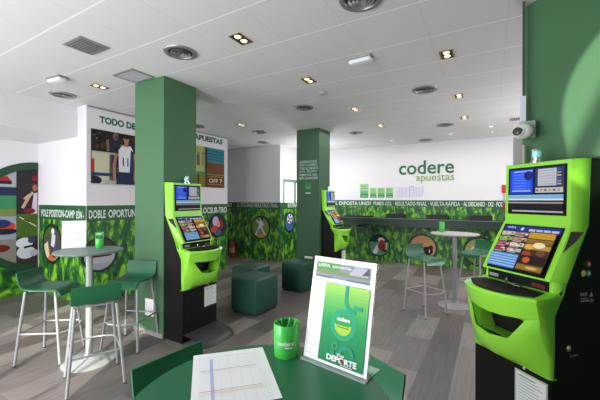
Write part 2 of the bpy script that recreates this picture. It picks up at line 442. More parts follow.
round_photo('round photo of a dark racing car under green cup on left wall', (-5.28, 2.87, .74), FX, .275, 'car')
round_photo('round photo of rugby players beside left betting machine near white wall corner', (-5.28, 5.42, 1.03), FX, .27, 'rugby')
round_photo('round photo of a baseball pitcher in white on far green wall', (-5.33, 7.10, .86), (0, 0, 0), .32, 'pitcher')
round_photo('round blue photo of a football on side wall beside second pillar', (-4.69, 7.54, 1.0), FX, .27, 'football')
round_photo('round photo of american football player under long counter, beside middle machine', (-2.55, 8.60, .40), (0, 0, 0), .30, 'american')
round_photo('round sandy photo behind the nearest stool of the far high table', (-1.45, 8.60, .42), (0, 0, 0), .35, 'bull')
round_photo('round olive and pink photo right of the far high table pole', (-.20, 8.60, .42), (0, 0, 0), .35, 'jockey')

# big round collage on the left wall, cut by the room corner
t = thing('round_photo_collage', 'large round sports photo collage with dark green ring at left edge', 'picture', (-6.85, 2.665, 1.30), PI/2)
f = Flat(); f.y = -.006; RB = .84
f.clip = circ(0, 0, RB, n=72); f.clip = clip_poly(f.clip, [(-2, -2), (0, -2), (0, 2), (-2, 2)])
f.rect(-1, -1, 0, 1, '39302f')
f.rect(-1, .50, -.30, .9, 'a9adb8'); f.rect(-.62, .55, -.36, .60, '1c1d22'); f.poly([(-.6, .6), (-.36, .6), (-.42, .68), (-.52, .66)], 'b0283a')
f.rect(-1, .36, -.30, .50, '22304e'); f.rect(-1, .08, -.30, .36, '3f8a5c'); f.rect(-1, .02, -.30, .14, '7d8a44')
f.rect(-1, -.36, -.30, .02, '93a4b6'); f.ell(-.48, -.15, .17, .10, 'd0482c'); f.ell(-.50, -.10, .13, .07, '2a3468'); f.ell(-.44, -.23, .16, .05, '20242c')
f.rect(-1, -.84, -.30, -.36, '8a857c'); f.ell(-.5, -.50, .12, .06, '6b1d1d'); f.ell(-.68, -.56, .1, .06, '2b1a1a')
f.rect(-.30, .05, 0, .9, '302a2c'); f.line([(-.22, .15), (-.12, .36), (-.07, .42)], .045, 'c9a58a'); f.line([(-.2, .3), (-.13, .38)], .03, 'c9a58a')
f.poly([(-.10, .05), (-.01, .05), (-.01, .42), (-.06, .40)], 'dcc9d4'); f.ell(-.045, .5, .035, .06, 'a0705a'); f.ell(-.05, .66, .04, .05, '8a1c30'); f.ell(-.12, .1, .08, .05, '7a2438')
f.rect(-.30, -.34, 0, .05, '4c6b2c')
f.line([(-.26, .0), (-.15, -.08), (-.02, -.17)], .016, 'd9dcc9'); f.line([(-.2, -.04), (-.12, -.09)], .02, '7d2b22')
f.rect(-.30, -.84, 0, -.34, '3b302c'); f.ell(-.19, -.44, .12, .09, 'dfe0e8'); f.ell(-.09, -.40, .055, .055, '39406c'); f.ell(-.17, -.60, .13, .11, 'd2d4dc'); f.line([(-.2, -.52), (-.03, -.49)], .035, '2e2622'); f.ell(-.06, -.62, .06, .06, 'b4b4c4')
f.clip = None
f.ring(0, 0, RB-.02, RB+.10, mat('dark_green_ring_print', (.012, .06, .03), .5), n=40, a0=PI/2, a1=3*PI/2)
f.build('collage_print', t)

# ------------------------------------------------------------------ lettering and posters on walls
f = Flat(); f.text('TODO DE', 0, 0, .60, .115, M_SIGN, .045); o = f.build('wall_lettering', None, (-5.278, 2.86, 2.795), FX)
tag(o, 'dark green capital letters TODO DE above athlete photo on left wall', 'lettering')
f = Flat(); f.text('APUESTAS', 0, 0, .84, .12, M_SIGN, .05); o = f.build('wall_lettering', None, (-5.278, 4.745, 2.85), FX)
tag(o, 'dark green capital letters APUESTAS above coloured poster right of near pillar', 'lettering')

t = thing('athlete_poster', 'unframed photo poster of basketball player in white vest on left wall', 'poster', (-5.274, 2.735, 1.85), PI/2)
f = Flat(); f.back(0, 0, 1.3, .84, .006, '2a2420'); f.clip = [(0, 0), (1.3, 0), (1.3, .84), (0, .84)]
f.rect(0, 0, 1.3, .84, '26231f'); rr = random.Random(7)
for i in range(34): f.ell(rr.uniform(0, 1.28), rr.uniform(.52, .80), rr.uniform(.02, .05), rr.uniform(.03, .06), rr.choice(['4a3a26', '1c2a30', '5c4630', '3a3c20', '16181c', '6a5440']))
f.poly([(.24, .45), (.46, .45), (.45, .72), (.29, .74)], '223040'); f.ell(.37, .77, .045, .06, '8a6a50')
f.line([(.24, .70), (.25, .52)], .04, '8a6a50'); f.line([(.47, .68), (.46, .55)], .04, '8a6a50')
f.rect(0, .0, .27, .50, 'c9c8ae'); f.rect(.27, .0, 1.3, .47, '6a6450'); f.rect(.30, .28, .46, .50, '3c3a7c'); f.rect(0, .47, 1.3, .50, 'b8bca8')
f.rect(0, .16, .04, .38, 'b8302c'); f.rect(0, .12, .85, .17, '2c3870'); f.ell(.03, .05, .12, .07, '20242c'); f.rect(.2, 0, .5, .06, 'b0b0a4')
for i in range(60):
    x_, z_ = rr.uniform(.02, 1.26), rr.uniform(.50, .82)
    f.rect(x_, z_, x_+rr.uniform(.01, .04), z_+rr.uniform(.01, .03), rr.choice(['1c1c18', '3a3424', '54503a', '20303c', '6c5a44']))
PX = -.13
f.line([(PX+.50, .50), (PX+.46, .30), (PX+.47, .06)], .05, 'a87a5c'); f.line([(PX+.80, .52), (PX+.84, .32), (PX+.80, .06)], .055, 'a87a5c')
f.poly([(PX+.50, .0), (PX+.80, .0), (PX+.78, .24), (PX+.54, .24)], '1e2a48')
f.poly([(PX+.54, .20), (PX+.77, .20), (PX+.79, .55), (PX+.74, .64), (PX+.60, .64), (PX+.53, .55)], 'e4e4ea'); f.poly([(PX+.72, .20), (PX+.77, .20), (PX+.79, .55), (PX+.74, .58)], '2c3c68')
f.text('11', PX+.60, .30, .1, .14, '2a3450', .02)
f.poly([(PX+.62, .62), (PX+.70, .62), (PX+.69, .70), (PX+.63, .70)], 'a87a5c'); f.ell(PX+.66, .745, .05, .065, 'b08468'); f.ell(PX+.66, .785, .05, .035, '2a1c16')
f.build('print', t)
t = thing('sports_poster', 'colourful photo poster in four fields right of near pillar', 'poster', (-5.274, 4.05, 1.87), PI/2)
f = Flat(); f.back(0, 0, 1.58, .86, .006, '3a2c1c'); f.rect(0, 0, 1.58, .86, '7c9048')
f.rect(0, .30, 1.02, .86, 'a4ae6a'); 
for i, x in enumerate((.60, .70, .80, .93)):
    f.poly([(x-.03, .45), (x+.05, .45), (x+.04, .68), (x-.03, .68)], ['4c4458', '32343c', '5c5448', '9a8c60'][i]); f.ell(x+.01, .71, .025, .03, '6a5040')
f.rect(0, .27, 1.02, .32, '2e8a60'); f.rect(1.02, .55, 1.58, .86, '1e7c8c')
for i in range(4): f.rect(1.04, .60+i*.06, 1.56, .615+i*.06, '145060')
f.rect(1.02, .29, 1.58, .54, '6e3c10'); 
for i in range(7): f.rect(1.06+i*.07, .30, 1.09+i*.07, .50, '6a3a10')
f.rect(0, 0, 1.02, .27, '8c7c14'); f.rect(1.02, 0, 1.58, .27, '6c3c10')
for i in range(5): f.rect(.5, .02+i*.05, .98, .035+i*.05, '5c5010')
f.rect(.78, 0, .82, .27, '2a2010'); f.rect(1.0, 0, 1.04, .86, '2a2010')
for i in range(6): f.rect(1.06, .02+i*.042, 1.54, .032+i*.042, ['3a2008', 'b07a28'][i % 2])
f.rect(1.08, .085, 1.52, .205, '4a280c')
f.text('OFF 7', 1.10, .10, .40, .09, 'd8c8a8', .02)
f.build('print', t)

# raised company sign on the back wall
t = thing('wall_sign', 'large dark green lowercase name over smaller light green word on back wall', 'sign', (-2.03, 8.60, 2.05))
def letters3d(s, w, h, x, z, m, name, bold=.01, depth=.012):
    vs, fs = text_geom(s, 1, bold); bmx = NB()
    x0 = min(v[0] for v in vs); x1 = max(v[0] for v in vs); z0 = min(v[1] for v in vs); z1 = max(v[1] for v in vs)
    nv = [bmx.verts.new((x+(v[0]-x0)/(x1-x0)*w, -.002, z+(v[1]-z0)/(z1-z0)*h)) for v in vs]
    ff = []
    for q in fs:
        try: ff.append(bmx.faces.new([nv[i] for i in q]))
        except ValueError: pass
    r = bmesh.ops.extrude_face_region(bmx, geom=ff)
    bmesh.ops.translate(bmx, verts=[v for v in r['geom'] if isinstance(v, bmesh.types.BMVert)], vec=(0, -depth, 0))
    return link(name, bmx, m, t)
letters3d('codere', 1.29, .345, 0, .20, M_SIGN, 'large_word', .012)
letters3d('apuestas', .87, .21, .42, -.03, M_SIGN2, 'small_word', .0)

# small posters and notices under the sign
for x0, x1, z0, z1, lab in ((-3.08, -2.84, 1.66, 2.04, 'tallest green leaflet at the left end of poster row on back wall'),
                            (-2.80, -2.62, 1.66, 1.93, 'small green leaflet directly right of tallest one on back wall'),
                            (-2.59, -2.40, 1.66, 1.93, 'small green leaflet in the middle of poster row on back wall'),
                            (-2.37, -2.18, 1.66, 1.93, 'small green leaflet at right end, next to white notice')):
    f = Flat(); w, h = x1-x0, z1-z0
    f.back(0, 0, w, h, .003, 'e9efe6'); f.rect(0, 0, w, h, '9cc98c'); f.rect(.01, .01, w-.01, h*.3, '2f8a63'); f.rect(.01, h*.3, w-.01, h*.5, '6ab07c')
    f.rect(.03, h*.66, w-.03, h*.70, '5f9c5c'); f.rect(.03, h*.82, w-.05, h*.86, '5f9c5c'); f.rect(.03, h*.12, w-.03, h*.16, 'bfe0b8')
    tag(f.build('leaflet', None, (x0, 8.597, z0)), lab, 'leaflet', 'green leaflets on the back wall')
for x0, x1, z0, z1, lab in ((-2.12, -1.78, 1.66, 1.95, 'pale printed notice sheet right of green leaflets on back wall'),
                            (-1.77, -1.44, 1.67, 1.96, 'pale printed notice sheet furthest right under apuestas word')):
    f = Flat(); w, h = x1-x0, z1-z0; f.back(0, 0, w, h, .003, 'dcdae8'); f.rect(0, 0, w, h, 'dedcea')
    for i in range(6): f.rect(.03, h*(.15+.13*i), w-.03, h*(.15+.13*i)+.006, 'b2b0cc')
    for i in range(3): f.rect(w*(.3+.22*i), .03, w*(.3+.22*i)+.005, h-.03, 'b2b0cc')
    if x0 > -1.8: f.rect(0, 0, .01, h, '8c88b0'); f.rect(w-.01, h*.3, w, h, '9c98b8'); f.rect(w*.1, h*.93, w*.35, h*.97, '7a7898')
    tag(f.build('notice_sheet', None, (x0, 8.597, z0)), lab, 'notice')

# lettering on the second pillar
f = Flat()
rows = ['APUESTAS-CODE', 'GANA TU QUINIELA', 'TODO EL DEPORTE', 'PLATA · EN JUEGO', 'PRIMER GOL UNO', 'META GANADORES']
for i, s in enumerate(rows): f.text(s, 0, .335-.066*i, .40+.012*(i % 3), .050, mat('grey_green_letters', (.42, .52, .48), .5), .02)
o = f.build('pillar_lettering', None, (-3.375, 5.797, 2.01)); tag(o, 'block of six pale text lines printed high on the second pillar', 'lettering')
f = Flat(); f.ring(.0, 0, .055, .075, '2f9a4c', 28); f.ring(0, 0, .02, .035, '2f9a4c', 20); f.rect(-.085, .055, .085, .08, '2f7a44'); f.rect(-.05, -.045, .05, -.02, '58b878'); f.rect(-.06, -.16, .06, -.13, '9cc8a8')
o = f.build('pillar_emblem', None, (-3.17, 5.797, 1.885)); tag(o, 'small round green emblem with caption below pillar text block', 'emblem')
b = NB(); box(b, -.09, .09, -.006, 0, -.022, .022, .002); o = link('small_label', b, M_PAPER, None, loc=(-3.155, 5.798, .445)); tag(o, 'small white label low on the second pillar beside menu stand', 'label')
f = Flat(); f.back(0, 0, .155, .20, .002, 'f0ecec'); f.rect(0, 0, .155, .2, 'f2eeee')
for i in range(5): f.rect(.02, .04+.027*i, .13, .045+.027*i, 'd8a8a0' if i == 3 else 'c8c4c4')
o = f.build('pillar_notice', None, (-3.58, 2.477, .22)); tag(o, 'white paper notice taped low on front of near pillar', 'notice')

# ------------------------------------------------------------------ ceiling fixtures
def downlight():
    t = thing('recessed_downlight', 'x', 'ceiling light', (0, 0, ZC), 0, 'twin recessed brass downlights in the ceiling')
    b = NB(); 
    box(b, -.075, .075, -.115, -.1, -.006, 0); box(b, -.075, .075, .1, .115, -.006, 0); box(b, -.075, -.06, -.1, .1, -.006, 0); box(b, .06, .075, -.1, .1, -.006, 0)
    box(b, -.06, .06, -.1, .1, -.0015, 0, mi=1)
    link('brass_frame', b, [M_GOLD, mat('downlight_recess', (.03, .022, .015), .6)], t)
    for s in (-1, 1):
        b = NB(); lathe(b, [(0, -.014), (.022, -.012), (.033, -.006), (.036, -.0015)], 0, s*.05, 18)
        link('lamp', b, mat('warm_lamp', (1, .84, .58), .4, emit=1.15), t, True)
    return t
DL = [(-1.916, 2.254, 'twin downlight between the two nearest round vents, nearest of its row'), (-4.277, 2.318, 'twin downlight left of near pillar by square vents'),
      (-1.874, 3.433, 'twin downlight just in front of the smoke detector'), (-.369, 3.496, 'twin downlight right of the emergency light, nearest of right row'),
      (-.369, 4.969, 'second twin downlight of the right row, near a round vent'), (-1.842, 4.899, 'twin downlight just beyond smoke detector'),
      (-1.816, 6.195, 'farthest twin downlight of the middle row towards back wall'), (-.384, 6.303, 'farthest twin downlight of the right row above logo wall'),
      (-4.096, 4.84, 'twin downlight over the passage between both pillars')]
d0 = downlight()
for i, (x, y, l) in enumerate(DL):
    if i == 0: d0.location = (x, y, ZC); d0.scale = (.85, .85, 1); d0['label'] = l
    else: copy_tree(d0, (x, y, ZC), 0, l)
def round_vent():
    t = thing('round_ceiling_vent', 'x', 'vent', (0, 0, ZC), 0, 'round grey ceiling vents')
    b = NB(); lathe(b, [(.112, -.001), (.12, -.014), (.15, -.012), (.158, 0)], n=32); link('rim', b, M_GREY, t, True)
    b = NB(); lathe(b, [(0, -.001), (.112, -.001)], n=32); link('dark_throat', b, M_DGREY, t)
    for r_ in (.09, .062, .035):
        b = NB(); lathe(b, [(r_-.016, -.004), (r_, -.018), (r_+.004, -.016), (r_-.008, -.002)], n=28); link('cone_ring', b, M_GREY, t, True)
    b = NB(); lathe(b, [(0, -.018), (.014, -.012), (.016, -.002)], n=14); link('centre_knob', b, M_CHROME, t, True)
    return t
RV = [(-2.60, 2.17, 'round ceiling vent nearest to the right of near pillar'), (-.795, 2.23, 'round ceiling vent cut by the top edge of the picture'),
      (-.734, 4.47, 'round ceiling vent between the two right downlights'), (-2.498, 4.41, 'round ceiling vent just in front of second pillar'),
      (-2.467, 6.62, 'round ceiling vent just behind and right of second pillar'), (-.741, 6.74, 'round ceiling vent above the final letters of logo sign'),
      (-5.05, 2.25, 'round ceiling vent at far left above athlete poster wall corner'), (-1.324, 8.2, 'farthest round ceiling vent, against back wall above logo'),
      (-4.193, 5.53, 'round ceiling vent over the passage past the APUESTAS lettering'), (-4.93, 4.5, 'round ceiling vent close to APUESTAS lettering beside near pillar'), (-4.87, 6.59, 'round ceiling vent in front of far left wall')]
v0 = round_vent()
for i, (x, y, l) in enumerate(RV):
    if i == 0: v0.location = (x, y, ZC); v0['label'] = l
    else: copy_tree(v0, (x, y, ZC), 0, l)
for x0, x1, y0, y1, lab in ((-3.40, -3.10, 1.51, 1.77, 'square grille vent in ceiling, nearer one at upper left'), (-3.75, -3.38, 2.17, 2.46, 'square grille vent in ceiling touching the near pillar')):
    t = thing('square_ceiling_vent', lab, 'vent', ((x0+x1)/2, (y0+y1)/2, ZC), 0, 'square ceiling vents')
    w, h = (x1-x0)/2, (y1-y0)/2
    b = NB(); box(b, -w, w, -h, -h+.02, -.01, 0); box(b, -w, w, h-.02, h, -.01, 0); box(b, -w, -w+.02, -h+.02, h-.02, -.01, 0); box(b, w-.02, w, -h+.02, h-.02, -.01, 0); link('frame', b, M_GREY, t)
    b = NB(); box(b, -w+.02, w-.02, -h+.02, h-.02, -.002, 0); link('backing', b, M_DGREY if x0 > -3.5 else mat('pale_grille_backing', (.42, .42, .44), .6), t)
    b = NB(); n = 9
    for i in range(n):
        y = -h+.03+(2*h-.06)*i/(n-1); box(b, -w+.02, w-.02, y-.006, y+.006, -.009, -.003)
    link('slats', b, M_GREY if x0 > -3.5 else mat('pale_grille', (.45, .45, .47), .5), t)
for x, y, rz, lab in ((-1.127, 3.155, -.05, 'white emergency light box on ceiling above middle of room'), (-4.40, 1.90, .12, 'white emergency light box on ceiling at upper left')):
    t = thing('emergency_light', lab, 'emergency light', (x, y, ZC), rz, 'white emergency light boxes on ceiling')
    b = NB(); box(b, -.125, .125, -.055, .055, -.012, 0, .004); link('base_plate', b, M_GREY, t)
    b = NB(); box(b, -.115, .115, -.045, .045, -.055, -.012, .014, 3); link('diffuser', b, mat('opal_diffuser', (.85, .85, .87), .3), t, True)
t = thing('smoke_detector', 'small white smoke detector on ceiling in front of second pillar', 'smoke detector', (-1.914, 3.89, ZC))
b = NB(); lathe(b, [(0, -.045), (.03, -.044), (.045, -.03), (.048, -.012)], n=24); link('cap', b, M_BASEW, t, True)
b = NB(); lathe(b, [(.048, -.014), (.055, -.010), (.055, 0)], n=24); link('base', b, M_BASEW, t, True)
for x, y, lab in ((-.72, 7.7, 'small recessed spotlight above the logo, beside farthest vent'), (.02, 7.35, 'small recessed spotlight near back wall above camera'), (.03, 7.95, 'small recessed spotlight closest to back wall right corner'),
                  (-2.05, 7.9, 'small recessed spotlight close to back wall left of logo')):
    t = thing('recessed_spotlight', lab, 'ceiling light', (x, y, ZC), 0, 'small spotlights by the back wall')
    b = NB(); lathe(b, [(.03, -.002), (.034, -.008), (.042, -.006), (.044, 0)], n=20); link('rim', b, M_CHROME, t, True)
    b = NB(); lathe(b, [(0, -.010), (.02, -.006), (.03, -.002)], n=16); link('lamp', b, MATS['warm_lamp'], t, True)

# ------------------------------------------------------------------ betting machines
def fsurf():
    """rows of the fascia: for each row a list of (v,u,z) for the columns"""
    V = [-.27, -1, -.66, -.33, 0, .33, .66, 1, .27]
    rows = []
    def row(z, ur, uf, hw, bow=0, zside=None, zr=None):
        pts = []
        for i, v in enumerate(V):
            if i in (0, 8): pts.append((v, ur, z if zr is None else zr))
            else:
                zz = z if zside is None else z+(zside-z)*abs(v)**2
                pts.append((v*hw, uf+bow*(1-abs(v)**2), zz))
        rows.append(pts)
    row(1.80, .00, .030, .235)
    row(1.797, .00, .075, .215)
    row(1.418, .02, .085, .215)
    row(1.402, .03, .095, .220)
    row(1.28, .098, .170, .228)
    row(1.108, .190, .272, .230)      # lower edge of the touch screen field
    row(1.106, .192, .235, .228)     # recess for the buttons
    row(1.046, .215, .240, .228)
    row(1.040, .22, .27, .238)
    row(1.026, .225, .395, .250, .10)  # shelf edge
    row(1.010, .240, .405, .254, .10)
    row(.895, .285, .378, .252, .085, .915, .93)   # lip bottom
    row(.885, .285, .290, .235, .0, .915, .94)
    return rows
FR = fsurf()
def machine(label, loc, rz, back):
    t = thing('betting_machine', label, 'betting machine', loc, rz, 'lime green betting terminals with two screens')
    def P(v, u, z): return (v, -u, z)
    # black cabinet
    b = NB(); prism(b, [(-u, z) for u, z in ((back, .0), (.30, .0), (.30, .62), (.275, .95), (.20, 1.10), (.035, 1.40), (.005, 1.44), (.002, 1.79), (back, 1.79))], 'x', -.262, .262)
    link('cabinet', b, M_BLACK, t)
    # green fascia, upper part
    b = NB(); grid = [[b.verts.new(P(*p)) for p in r_] for r_ in FR]
    # chin rows
    chin = []
    def crow(prof):
        chin.append([b.verts.new(P(*p)) for p in prof])
    vs = [-.27, -.250, -.195, -.115, 0, .115, .195, .250, .27]
    ztop = [.90, .915, .895, .775, .762, .775, .895, .915, .90]
    ubow = [.287, .375, .415, .445, .462, .445, .415, .375, .287]
    crow([(v, max(.27, u-.03), z-.004) for v, u, z in zip(vs, ubow, ztop)])
    crow([(v, u, z) for v, u, z in zip(vs, ubow, ztop)])
    crow([(v, u-(.0 if k in (0, 8) else .004), z_) for k, (v, u, z_) in enumerate(zip(vs, ubow, (.82, .82, .81, .735, .72, .735, .81, .82, .82)))])
    crow([(v, u-(.0 if k in (0, 8) else (.065 if k in (1, 7) else .036)), z_) for k, (v, u, z_) in enumerate(zip(vs, ubow, (.70, .70, .68, .655, .645, .655, .68, .70, .70)))])
    crow([(v, .295 if k in (0, 8) else .312, .588) for k, v in enumerate(vs)])
    crow([(v, .27, .588) for k, v in enumerate(vs)])
    for G in (grid, chin):
        for r0, r1 in zip(G, G[1:]):
            for i in range(8):
                if G is grid and r1 is G[-1] and i in (0, 7): continue
                if G is chin and r0 is G[0] and i in (0, 1, 6, 7): continue
                b.faces.new((r0[i], r0[i+1], r1[i+1], r1[i]))
    g = grid[-2]; c = chin[1]
    for i in (0, 1, 6, 7): b.faces.new((g[i], g[i+1], c[i+1], c[i]))
    # top lid
    o = link('green_fascia', b, M_LIME, t, True)
    m_ = o.modifiers.new('thick', 'SOLIDIFY'); m_.thickness = .006; m_.offset = -1
    # inner pocket of the tray
    b = NB(); prism(b, [(-.235, .93), (-.12, .72), (.12, .72), (.235, .93)], 'y', -.27, -.2675); 
    link('tray_pocket', b, mat('tray_black', (.004, .004, .004), .7), t)
    b = NB()
    q = [P(-.20, .272, .93), P(-.188, .405, .90), P(-.11, .43, .770), P(-.11, .272, .752)]
    for s in (1, -1):
        b.faces.new([b.verts.new((s*x, y, z)) for x, y, z in q])
    b.faces.new([b.verts.new(p) for p in (P(-.11, .272, .752), P(.11, .272, .752), P(.11, .43, .770), P(-.11, .43, .770))])
    link('tray_walls', b, M_LIME, t)
    # upper screen
    f = Flat(.0003); f.em = 0; f.back(-.192, 0, .192, .305, .012, '08080a')
    f.rect(-.192, 0, .192, .305, '060608'); f.em = .30
    f.rect(-.180, .135, -.010, .292, '1838b8'); f.rect(-.165, .15, -.03, .28, '2850d0'); f.rect(-.150, .275, -.02, .283, '90a8f0'); f.rect(-.16, .148, -.03, .154, 'a8bcf0')
    for i in range(6): f.rect(-.150, .165+.018*i, -.06, .168+.018*i, '6888e8')
    f.ell(-.045, .25, .03, .03, '101c60'); f.rect(-.012, .02, .002, .29, '06060a')
    f.rect(.002, .135, .180, .292, '28305c'); f.rect(.02, .18, .135, .285, 'a8acb0'); f.rect(.005, .138, .175, .168, 'b4b0a8')
    for i in range(6): f.rect(.025, .19+.016*i, .13, .193+.016*i, '7c8088'); f.rect(.14, .185+.017*i, .165, .193+.017*i, ['c0a040', '808890', '3050a0'][i % 3])
    for i in range(6): f.rect(.01+.027*i, .146, .027+.027*i, .160, ['606870', '988a60'][i % 2])
    f.rect(-.182, .128, .182, .133, '000004'); f.rect(-.182, .098, .182, .126, '6c9cc0'); f.rect(-.182, .09, .182, .1, 'c0ccd0')
    f.rect(-.182, .070, .182, .080, '8c8884'); f.rect(-.15, .016, .182, .026, '98989c'); f.rect(-.182, .03, .182, .068, '100c14')
    f.build('upper_screen', t, P(0, .0865, 1.468), (R(-1.6), 0, 0))
    # touch screen
    ang = math.atan2(.272-.095, 1.402-1.108)
    f = Flat(.0003); f.kx = .93; f.back(-.197, 0, .197, .325, .010, '08080a'); f.rect(-.212, 0, .212, .335, '07080c'); f.em = .28
    f.rect(-.202, .285, .202, .327, '1c2c78'); f.text('codere', -.165, .296, .06, .018, 'c0cce8'); f.ell(-.06, .305, .012, .012, 'a8b8e0')
    for i in range(4): f.rect(-.01+.052*i, .292, .035+.052*i, .308, 'a8b0c8')
    r2 = random.Random(3); pal = ['b4b0a0', '8a6a5c', '70a040', 'a87860', 'b04858', 'c8c0b0', '803038', 'a0a090']
    for j in range(4):
        for i in range(2):
            x0 = -.200+i*.108; z0 = .242-j*.042; cc = pal[(j*2+i) % 8]
            f.rect(x0, z0, x0+.103, z0+.037, '20242c'); f.rect(x0, z0+.012, x0+.103, z0+.037, cc)
            for k in range(4): f.ell(x0+r2.uniform(.015, .09), z0+r2.uniform(.016, .032), .010, .006, r2.choice(['c8ccd0', '303848', 'a04038', 'd0a080', '406030']))
            f.rect(x0+.004, z0+.003, x0+.07, z0+.009, '98a0a8')
    f.rect(-.202, .012, .012, .112, '4878b0'); 
    for i in range(5): f.rect(-.198, .022+.018*i, .008, .030+.018*i, '88acd0')
    f.rect(.022, .012, .202, .280, '3c2a1c'); f.rect(.026, .235, .198, .276, 'b08820'); f.rect(.026, .2, .198, .230, '7c5a30'); f.rect(.026, .160, .198, .192, 'a88030')
    f.ell(.12, .19, .04, .02, 'd8c8a0'); f.ell(.06, .175, .03, .02, 'c89838'); f.ell(.15, .14, .03, .02, '604030'); f.ell(.06, .125, .03, .02, '8c3820')
    f.rect(.026, .06, .198, .115, '20140f'); f.ell(.075, .085, .025, .02, 'b04828'); f.rect(.026, .018, .198, .052, '806020'); f.ell(.13, .035, .04, .01, 'c09850')
    f.build('touch_screen', t, P(0, .2705, 1.120), (-ang, 0, 0))
    # console and shelf
    b = NB(); box(b, -.205, .205, -.246, -.238, 1.040, 1.102); con = link('button_console', b, M_BLACK, t)
    b = NB(); box(b, -.19, -.12, -.255, -.246, 1.060, 1.080, .002); link('ticket_slot', b, mat('pale_slot', (.3, .3, .29), .4), con)
    b = NB(); tube(b, [P(-.03, .285, 1.036), P(-.03, .285, 1.078)], .007, 10); link('chip_key', b, M_CHROME, con, True)
    b = NB(); box(b, .02, .07, -.30, -.27, 1.036, 1.050, .003); link('card_reader', b, M_CHROME, con)
    b = NB(); box(b, .11, .19, -.255, -.246, 1.055, 1.078, .002); link('note_slot', b, mat('dark_red_slot', (.12, .01, .01), .4), con)
    pts = [(.222*x_, -(.378+.104*(1-abs(x_)**2))) for x_ in [i/8 for i in range(-8, 9)]]
    b = NB(); prism(b, [(-.205, -.275), ]+pts+[(.205, -.275)], 'z', 1.024, 1.0415)
    link('arm_shelf', b, mat('black_brown_shelf', (.016, .012, .010), .75, spec=.2), t)
    # triangular speaker inserts on both wings
    for s in (-1, 1):
        def W(a, z):   # point on the wing between front edge (a=0) and rear edge (a=1)
            k = (1.402-z)/(1.402-1.108); ur = .03+k*.16; uf = .095+k*.177; hw = .220+.018*k
            return Vector((s*(hw+a*(.27-hw)), -(uf+a*(ur-uf)), z))
        n_ = Vector((s*.75, -.6, .25)).normalized()*.0035
        b = NB(); a1, a2, a3, a4 = W(.13, 1.380), W(.85, 1.380), W(.66, 1.335), W(.10, 1.265)
        top = [b.verts.new(p+n_) for p in (a1, a2, a3, a4)]; bot = [b.verts.new(p-n_*2) for p in (a1, a2, a3, a4)]
        b.faces.new(top); b.faces.new(bot[::-1])
        for i in range(4): b.faces.new((top[i], top[(i+1) % 4], bot[(i+1) % 4], bot[i]))
        link('speaker_grille', b, mat('speaker_cloth', (.035, .03, .028), .8), t)
    # door on the black base, notice in holder, foot
    b = NB(); box(b, -.235, .055, -.304, -.30, .06, .575, .001); link('base_door', b, M_BLACK, t)
    b = NB(); box(b, .06, .255, -.306, -.30, .30, .575, .001); link('side_door', b, mat('satin_black', (.010, .010, .010), .4, spec=.25), t)
    f = Flat(.0003); f.kx = 1.2; f.back(0, 0, .198, .235, .003, 'c8ccc8'); f.rect(0, 0, .165, .235, 'b8beba'); f.rect(.008, .006, .157, .227, 'e6eae6')
    for i in range(11): f.rect(.018, .02+.017*i, .145-.02*(i % 3), .024+.017*i, 'b0b6b2')
    f.rect(.018, .205, .11, .213, '9aa29c')
    f.build('rules_sheet', t, P(.050, .310, .325), (0, 0, 0))
    b = NB(); lathe(b, [(0, .001), (.010, 0), (.011, -.004)], n=16); o_ = link('lock', b, M_CHROME, t, True, loc=P(.11, .3065, .585), rot=(R(-90), 0, 0))
    b = NB(); n = 14; rows_ = []
    for k in range(7):
        a_ = k/6; r_ = []
        for i in range(n+1):
            x_ = -1+2*i/n; uu = .30+(.27+.08*math.sqrt(max(0, 1-abs(x_)**2.2)))*math.sin(a_*PI/2); zz = .002+.095*math.cos(a_*PI/2)
            r_.append(b.verts.new(P(x_*.262, uu, zz)))
        rows_.append(r_)
    for r0, r1 in zip(rows_, rows_[1:]):
        for i in range(n): b.faces.new((r0[i], r0[i+1], r1[i+1], r1[i]))
    bmesh.ops.holes_fill(b, edges=[e for e in b.edges if e.is_boundary])
    link('footplate', b, M_DGREY, t, True)
    # side marks on the right flank
    def side(u, z, kind):
        return (.2625, -u, z)
    for nm, u, z, cc in (('round_sticker', .008, 1.200, 'b02838'), ('round_sticker', .050, 1.150, 'c0c040'), ('round_sticker', .008, 1.148, '3c8c88'), ('round_sticker', .042, 1.202, '182826')):
        b = NB(); lathe(b, [(0, .0022), (.017, .0022), (.0185, 0)], n=20); lathe(b, [(0, .0028), (.008, .0028), (.009, .002)], n=12, mi=1)
        link(nm, b, [flatmat(cc), flatmat('c8c8b8' if cc != '182826' else '30403c')], t, True, loc=(.2625, -u, z), rot=(0, R(90), 0))
    f = Flat(.0003)
    f.text('BINGO', -.002, .030, .05, .014, 'b0b0b0', .02); f.poly([(.062, .024), (.088, .024), (.075, .046)], 'a8a8a8'); f.rect(-.002, .018, .05, .021, '909090')
    for i in range(5): f.rect(.002+.012*i, .004, .010+.012*i, .014, 'a0a0a0')
    f.rect(.066, .0, .086, .016, '808080')
    f.build('type_plate', t, (.2635, -.075, .985), (0, 0, PI/2)).scale = (1.15, 1, 1.3)
    b = NB(); lathe(b, [(0, .006), (.009, .006), (.012, 0)], n=18); lathe(b, [(.012, .001), (.018, .001), (.018, 0)], n=18, mi=1)
    link('side_lock', b, [M_CHROME, flatmat('c0a840')], t, True, loc=(.2625, -.168, .745), rot=(0, R(90), 0))
    f = Flat(.0003); f.text('BETSERVICE', 0, 0, .07, .010, 'a0a0a0', .01); f.build('side_label', t, (.2635, -.16, .695), (0, 0, PI/2))
    # beacon lamp on top
    b = NB(); lathe(b, [(0, 1.795), (.036, 1.797), (.036, 1.81), (.027, 1.815), (.027, 1.835), (.0, 1.835)], .02 if back > -.05 else -.03, -.03, 20); bb = link('beacon_base', b, M_CHROME, t, True)
    bx_ = .02 if back > -.05 else -.03
